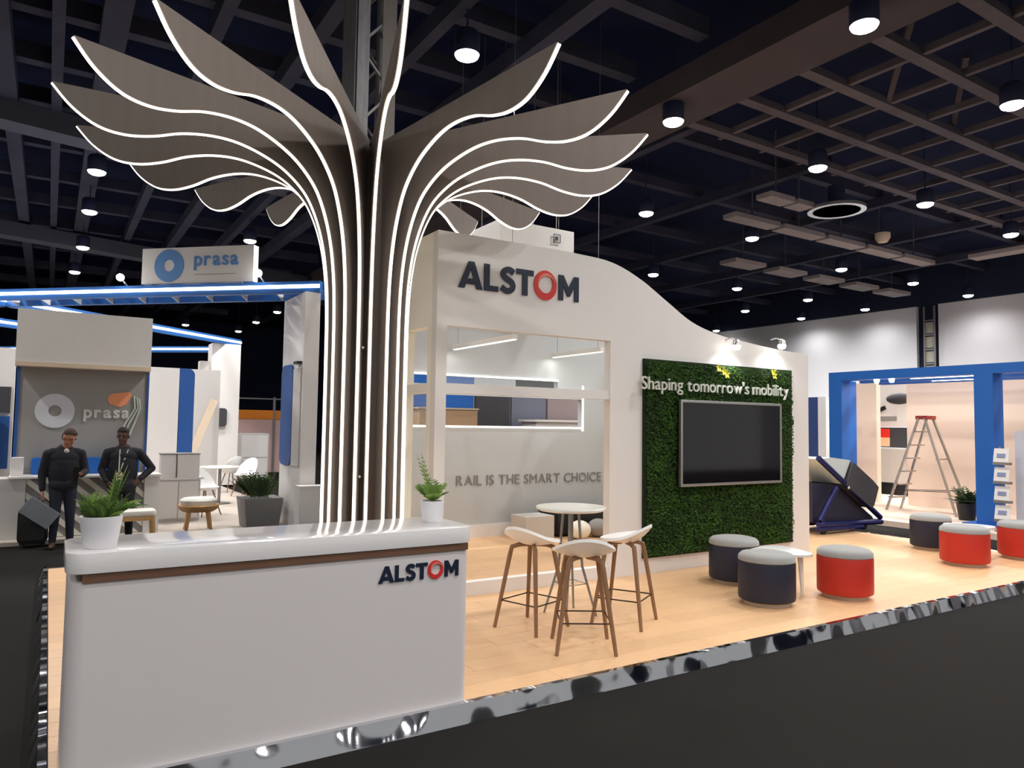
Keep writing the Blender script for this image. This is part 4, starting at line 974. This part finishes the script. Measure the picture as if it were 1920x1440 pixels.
# ================================================================== PEOPLE
MAT_P = {'skin': mat('skin_tone', (176,122,98), .55), 'skin2': mat('dark_skin_tone', (88,60,48), .55), 'hair': mat('brown_hair', (70,50,42), .8, var=.3, scale=60), 'hair2': mat('black_hair', (34,28,26), .8, var=.3, scale=60),
 'coat': mat('navy_jumper', (30,32,42), .85, var=.12, scale=20, bump=.15, bscale=30), 'coat2': mat('black_jacket', (26,27,38), .75, var=.12, scale=20, bump=.15, bscale=30), 'jean': mat('dark_jeans', (36,42,58), .85, var=.12, scale=24), 'trou2': mat('black_trousers', (28,29,36), .85), 'shoe': mat('brown_shoe', (74,50,38), .5), 'shirt': mat('pale_shirt', (200,190,178), .7), 'lip': mat('lip', (150,84,76), .5), 'eye': mat('eye_dark', (30,24,22), .3)}
def person(loc, rz, prims, label, scale=1., voxel=.009):
    """prims: ('cap', p0, p1, r0, r1, tag) or ('ell', centre, radii, tag[, euler]); fused to one continuous mesh"""
    src = MB()
    for p_ in prims:
        if p_[0] == 'cap':
            _, a, b, r0, r1, tg = p_; a = Vector(a); b = Vector(b); d = (b-a); L = d.length; d.normalize()
            pts = []; rr = []
            for k in range(5): th = PI/2*(1-k/4); pts.append(a-d*r0*math.sin(th)); rr.append(max(1e-3, r0*math.cos(th)))
            pts += [a+(b-a)*.5]; rr += [(r0+r1)/2]
            for k in range(5): th = PI/2*k/4; pts.append(b+d*r1*math.sin(th)); rr.append(max(1e-3, r1*math.cos(th)))
            src.tube(pts, rr, 14)
        else:
            rot = None
            if len(p_) > 4:
                from mathutils import Euler
                rot = Euler(p_[4]).to_matrix()
            src.sphere(p_[1], p_[2], 18, 12, rot)
    me = bpy.data.meshes.new('person_src'); me.from_pydata(src.v, [], src.f); fix_normals(me)
    o = bpy.data.objects.new('person_src', me); COL.objects.link(o)
    md = o.modifiers.new('remesh', 'REMESH'); md.mode = 'VOXEL'; md.voxel_size = voxel
    ms = o.modifiers.new('smooth', 'SMOOTH'); ms.factor = .5; ms.iterations = 4
    dg = bpy.context.evaluated_depsgraph_get(); m2 = bpy.data.meshes.new_from_object(o.evaluated_get(dg))
    bpy.data.objects.remove(o)
    tags = []
    for p_ in prims:
        tg = p_[5] if p_[0] == 'cap' else p_[3]
        if tg not in tags: tags.append(tg)
    n = len(m2.polygons); c = np.zeros(n*3); m2.polygons.foreach_get('center', c); c = c.reshape(-1, 3)
    best = np.full(n, 1e9); idx = np.zeros(n, int)
    for p_ in prims:
        if p_[0] == 'cap':
            a = np.array(p_[1], float); b = np.array(p_[2], float); t = np.clip(((c-a)@(b-a))/max(1e-9, ((b-a)@(b-a))), 0, 1)
            d = np.linalg.norm(c-(a+t[:,None]*(b-a)), axis=1)-(p_[3]+(p_[4]-p_[3])*t); tg = p_[5]
        else:
            q = c-np.array(p_[1], float); r_ = np.array(p_[2], float)
            if len(p_) > 4:
                from mathutils import Euler
                q = q@np.array(Euler(p_[4]).to_matrix())
            k0 = np.linalg.norm(q/r_, axis=1); k1 = np.linalg.norm(q/(r_*r_), axis=1); d = k0*(k0-1)/np.maximum(k1, 1e-9); tg = p_[3]
        w_ = d < best; best[w_] = d[w_]; idx[w_] = tags.index(tg)
    m2.materials.clear()
    for tg in tags: m2.materials.append(MAT_P[tg])
    m2.polygons.foreach_set('material_index', idx.astype(np.int32)); m2.polygons.foreach_set('use_smooth', [True]*n)
    m2.name = 'person'
    ob_ = bpy.data.objects.new('person', m2); COL.objects.link(ob_); ob_.location = loc; ob_.rotation_euler = (0, 0, rz); ob_.scale = (scale,)*3; ORG[ob_] = Vector(loc)
    return tag(ob_, label, 'person')
def head(c, yaw, pitch, skin, hair, tilt=0.):
    """head prims around the skull centre c; faces -y, turned by yaw, nodded down by pitch"""
    M_ = Matrix.Rotation(yaw, 3, 'Z') @ Matrix.Rotation(tilt, 3, 'Y') @ Matrix.Rotation(pitch, 3, 'X'); e = tuple(M_.to_euler())
    def P(x, y, z): return tuple(Vector(c)+M_ @ Vector((x, y, z)))
    out = [('ell', P(0,.01,.02), (.078,.095,.10), skin, e), ('ell', P(0,-.02,-.05), (.062,.072,.075), skin, e), ('ell', P(0,-.075,-.095), (.028,.022,.02), skin, e),
      ('cap', P(0,-.088,.02), P(0,-.112,-.022), .010, .015, skin), ('ell', P(-.079,.005,-.01), (.012,.022,.032), skin, e), ('ell', P(.079,.005,-.01), (.012,.022,.032), skin, e),
      ('ell', P(0,-.086,-.06), (.024,.010,.008), 'lip', e), ('ell', P(-.03,-.086,.012), (.008,.005,.004), 'eye', e), ('ell', P(.03,-.086,.012), (.008,.005,.004), 'eye', e),
      ('cap', P(-.048,-.084,.034), P(-.016,-.092,.036), .004, .004, hair), ('cap', P(.048,-.084,.034), P(.016,-.092,.036), .004, .004, hair),
      ('ell', P(0,.025,.058), (.083,.092,.078), hair, e), ('ell', P(0,.055,.0), (.074,.066,.085), hair, e), ('ell', P(.01,-.032,.092), (.056,.04,.026), hair, e)]
    return out
def hand(wrist, d, palm_n, thumb_side, skin, curl=.5):
    """palm plus four unequal bent fingers and a thumb; d = pointing direction, palm_n = palm normal"""
    w_ = Vector(wrist); d = Vector(d).normalized(); n = Vector(palm_n); n = (n-d*n.dot(d)).normalized(); s = d.cross(n)*thumb_side
    out = [('cap', tuple(w_+s*.014+d*.02), tuple(w_+s*.018+d*.075), .020, .018, skin), ('cap', tuple(w_-s*.014+d*.02), tuple(w_-s*.018+d*.07), .019, .017, skin)]
    for i, (o, L) in enumerate(((.030,.070),(.010,.078),(-.010,.072),(-.030,.056))):
        b = w_+d*.085+s*o; d1 = (d*math.cos(curl*.6)+n*math.sin(curl*.6)); d2 = (d*math.cos(curl*1.6)+n*math.sin(curl*1.6))
        m_ = b+d1*L*.5; out += [('cap', tuple(b), tuple(m_), .0098, .0092, skin), ('cap', tuple(m_), tuple(m_+d2*L*.5), .0092, .0078, skin)]
    tb = w_+s*.024+d*.03; tm = tb+(s*.75+d*.55+n*.25).normalized()*.038; out += [('cap', tuple(tb), tuple(tm), .0125, .0108, skin), ('cap', tuple(tm), tuple(tm+(s*.25+d*.85+n*.35).normalized()*.032), .0105, .0085, skin)]
    return out
# ---- man looking at his phone: facing the camera, head turned to his left and bowed
A = [('ell',(0,.005,1.12),(.205,.135,.37),'coat'), ('ell',(0,0,1.29),(.21,.118,.14),'coat'), ('cap',(-.06,0,.90),(.06,0,.90),.125,.125,'coat'),
     ('cap',(-.15,.0,1.36),(.15,.0,1.36),.07,.07,'coat'), ('cap',(0,.0,1.39),(.02,-.02,1.475),.062,.055,'skin'), ('cap',(-.05,-.02,1.415),(.06,-.03,1.415),.036,.036,'coat'), ('ell',(.015,-.085,1.39),(.03,.03,.03),'shirt')]
A += head((.045,-.055,1.575), R(32), R(30), 'skin', 'hair', R(6))
A += [('cap',(-.205,.0,1.345),(-.265,.02,1.08),.066,.054,'coat'), ('cap',(-.265,.02,1.08),(-.255,-.03,.85),.054,.042,'coat'), ('cap',(-.255,-.03,.85),(-.252,-.035,.82),.028,.026,'skin')]
HL = (-.252,-.036,.815); A += hand(HL, (.05,-.05,-1), (.9,-.3,0), 1, 'skin', 1.1)
A += [('cap',(.205,.0,1.345),(.27,.0,1.09),.066,.054,'coat'), ('cap',(.27,.0,1.09),(.20,-.22,1.05),.052,.042,'coat'), ('cap',(.20,-.22,1.05),(.185,-.245,1.055),.027,.025,'skin')]
A += hand((.18,-.25,1.057), (-.5,-.8,.18), (-.35,.1,.95), -1, 'skin', .7)
A += [('cap',(-.085,.0,.86),(-.085,-.03,.48),.094,.066,'jean'), ('cap',(-.085,-.03,.48),(-.10,.03,.10),.064,.048,'jean'), ('cap',(.085,.0,.86),(.10,-.01,.47),.094,.066,'jean'), ('cap',(.10,-.01,.47),(.115,.02,.10),.064,.048,'jean'),
      ('cap',(-.10,.03,.045),(-.125,-.15,.036),.044,.036,'shoe'), ('cap',(.115,.02,.045),(.15,-.155,.036),.044,.036,'shoe')]
p1 = Vector((.20, 11.22, 0)); s1 = .905
pr1 = person(p1, R(4), A, 'man in a dark jumper and jeans bowing his head over a phone', s1)
def on1(v): return p1+Matrix.Rotation(R(4), 3, 'Z') @ (Vector(v)*s1)
ph = on1((.115,-.36,1.10))
single('phone', MB().bar(ph+Vector((-.005,.02,-.06)), ph+Vector((.005,-.02,.07)), .068, .009, (0,1,.3)), BLACK, 'dark phone in the left hand of the man in the jumper', 'phone', bevel=.002)
cs = thing('grey_case', on1((-.20,-.07,.50)), 'flat grey case hanging from the right hand of the man in the jumper', 'case')
h0 = on1((-.245,-.05,.715)); ax = Vector((.72,-.05,-.55)).normalized(); dn = Vector((-.55,-.05,-.75)).normalized()
cc = h0+dn*.155+ax*.08
part('body', MB().bar(cc-ax*.2, cc+ax*.2, .10, .24, -dn), mat('case_grey', (128,140,150), .45, .2), cs, bevel=.008)
part('side_face', MB().bar(cc-ax*.195+Vector((0,-.052,0)), cc+ax*.195+Vector((0,-.052,0)), .006, .225, -dn), mat('case_side', (116,124,132), .5), cs)
part('handle', MB().tube([h0+dn*.035+ax*.02, h0-dn*.005+ax*.03, h0-dn*.005+ax*.12, h0+dn*.035+ax*.13], .008, 8), DARKM, cs)
bg = thing('black_bag', (-.12, 11.45, 0), 'black trolley bag on the floor behind the man in the jumper', 'bag')
b = MB().prism(rrect(-.28, .06, .04, .52, .09), lambda u, v, d: (u, d, v), 11.36, 11.58); b.sm = True; part('body', b, BLACK, bg, bevel=.02)
part('pocket', MB().prism(rrect(-.24, .02, .1, .34, .04), lambda u, v, d: (u, d, v), 11.335, 11.36), BLACK, bg)
for x in (-.22, 0.0): part('wheel', MB().tube([(x, 11.50, .035), (x, 11.54, .035)], .035, 14), DGREY, bg)
part('handle', MB().tube([(-.16,11.56,.5),(-.16,11.56,.62),(-.06,11.56,.62),(-.06,11.56,.5)], .008, 8), DGREY, bg)
# ---- man in the jacket with a lanyard, hands on hips
B = [('ell',(0,.005,1.11),(.21,.14,.38),'coat2'), ('ell',(0,0,1.29),(.215,.122,.14),'coat2'), ('cap',(-.07,0,.86),(.07,0,.86),.13,.13,'coat2'),
     ('cap',(-.15,0,1.36),(.15,0,1.36),.072,.072,'coat2'), ('cap',(0,.0,1.39),(-.02,-.02,1.49),.062,.055,'skin2'), ('cap',(-.06,-.02,1.42),(.06,-.02,1.42),.036,.036,'coat2')]
B += head((-.02,-.035,1.60), R(-14), R(14), 'skin2', 'hair2')
B += [('cap',(.21,.0,1.345),(.40,.06,1.10),.07,.056,'coat2'), ('cap',(.40,.06,1.10),(.235,-.06,.95),.056,.044,'coat2'), ('cap',(.235,-.06,.95),(.225,-.07,.942),.028,.026,'skin2')]
B += hand((.222,-.075,.94), (-.75,-.3,-.6), (-.2,.9,-.2), 1, 'skin2', .6)
B += [('cap',(-.21,.0,1.345),(-.285,.05,1.09),.07,.056,'coat2'), ('cap',(-.285,.05,1.09),(-.215,-.09,.93),.056,.044,'coat2'), ('cap',(-.215,-.09,.93),(-.205,-.1,.92),.028,.026,'skin2')]
B += hand((-.203,-.105,.917), (.6,-.3,-.7), (.2,.9,-.2), -1, 'skin2', .6)
B += [('cap',(-.09,0,.84),(-.10,-.02,.47),.098,.07,'trou2'), ('cap',(-.10,-.02,.47),(-.11,.03,.10),.068,.052,'trou2'), ('cap',(.09,0,.84),(.10,-.02,.47),.098,.07,'trou2'), ('cap',(.10,-.02,.47),(.115,.03,.10),.068,.052,'trou2'),
      ('cap',(-.11,.03,.045),(-.13,-.15,.036),.044,.036,'shoe'), ('cap',(.115,.03,.045),(.15,-.15,.036),.044,.036,'shoe')]
p2 = Vector((.90, 11.42, 0)); s2 = .905
pr2 = person(p2, R(-2), B, 'man in a black jacket with a lanyard and hands on hips', s2)
ly = MB()
for sx in (-1, 1): ly.bar((sx*.055,-.10,1.40), (-.055+sx*.006,-.145,1.06), .016, .004, (0,-1,0))
o = part('lanyard', ly, WHITEL, pr2, world=False)
bdg = MB().prism(rrect(-.10,-.01,.93,1.055,.012), lambda u, v, d: (u, d, v), -.152, -.146); part('badge', bdg, mat('badge_cream', (236,222,190), .4), pr2, world=False, label='cream badge')
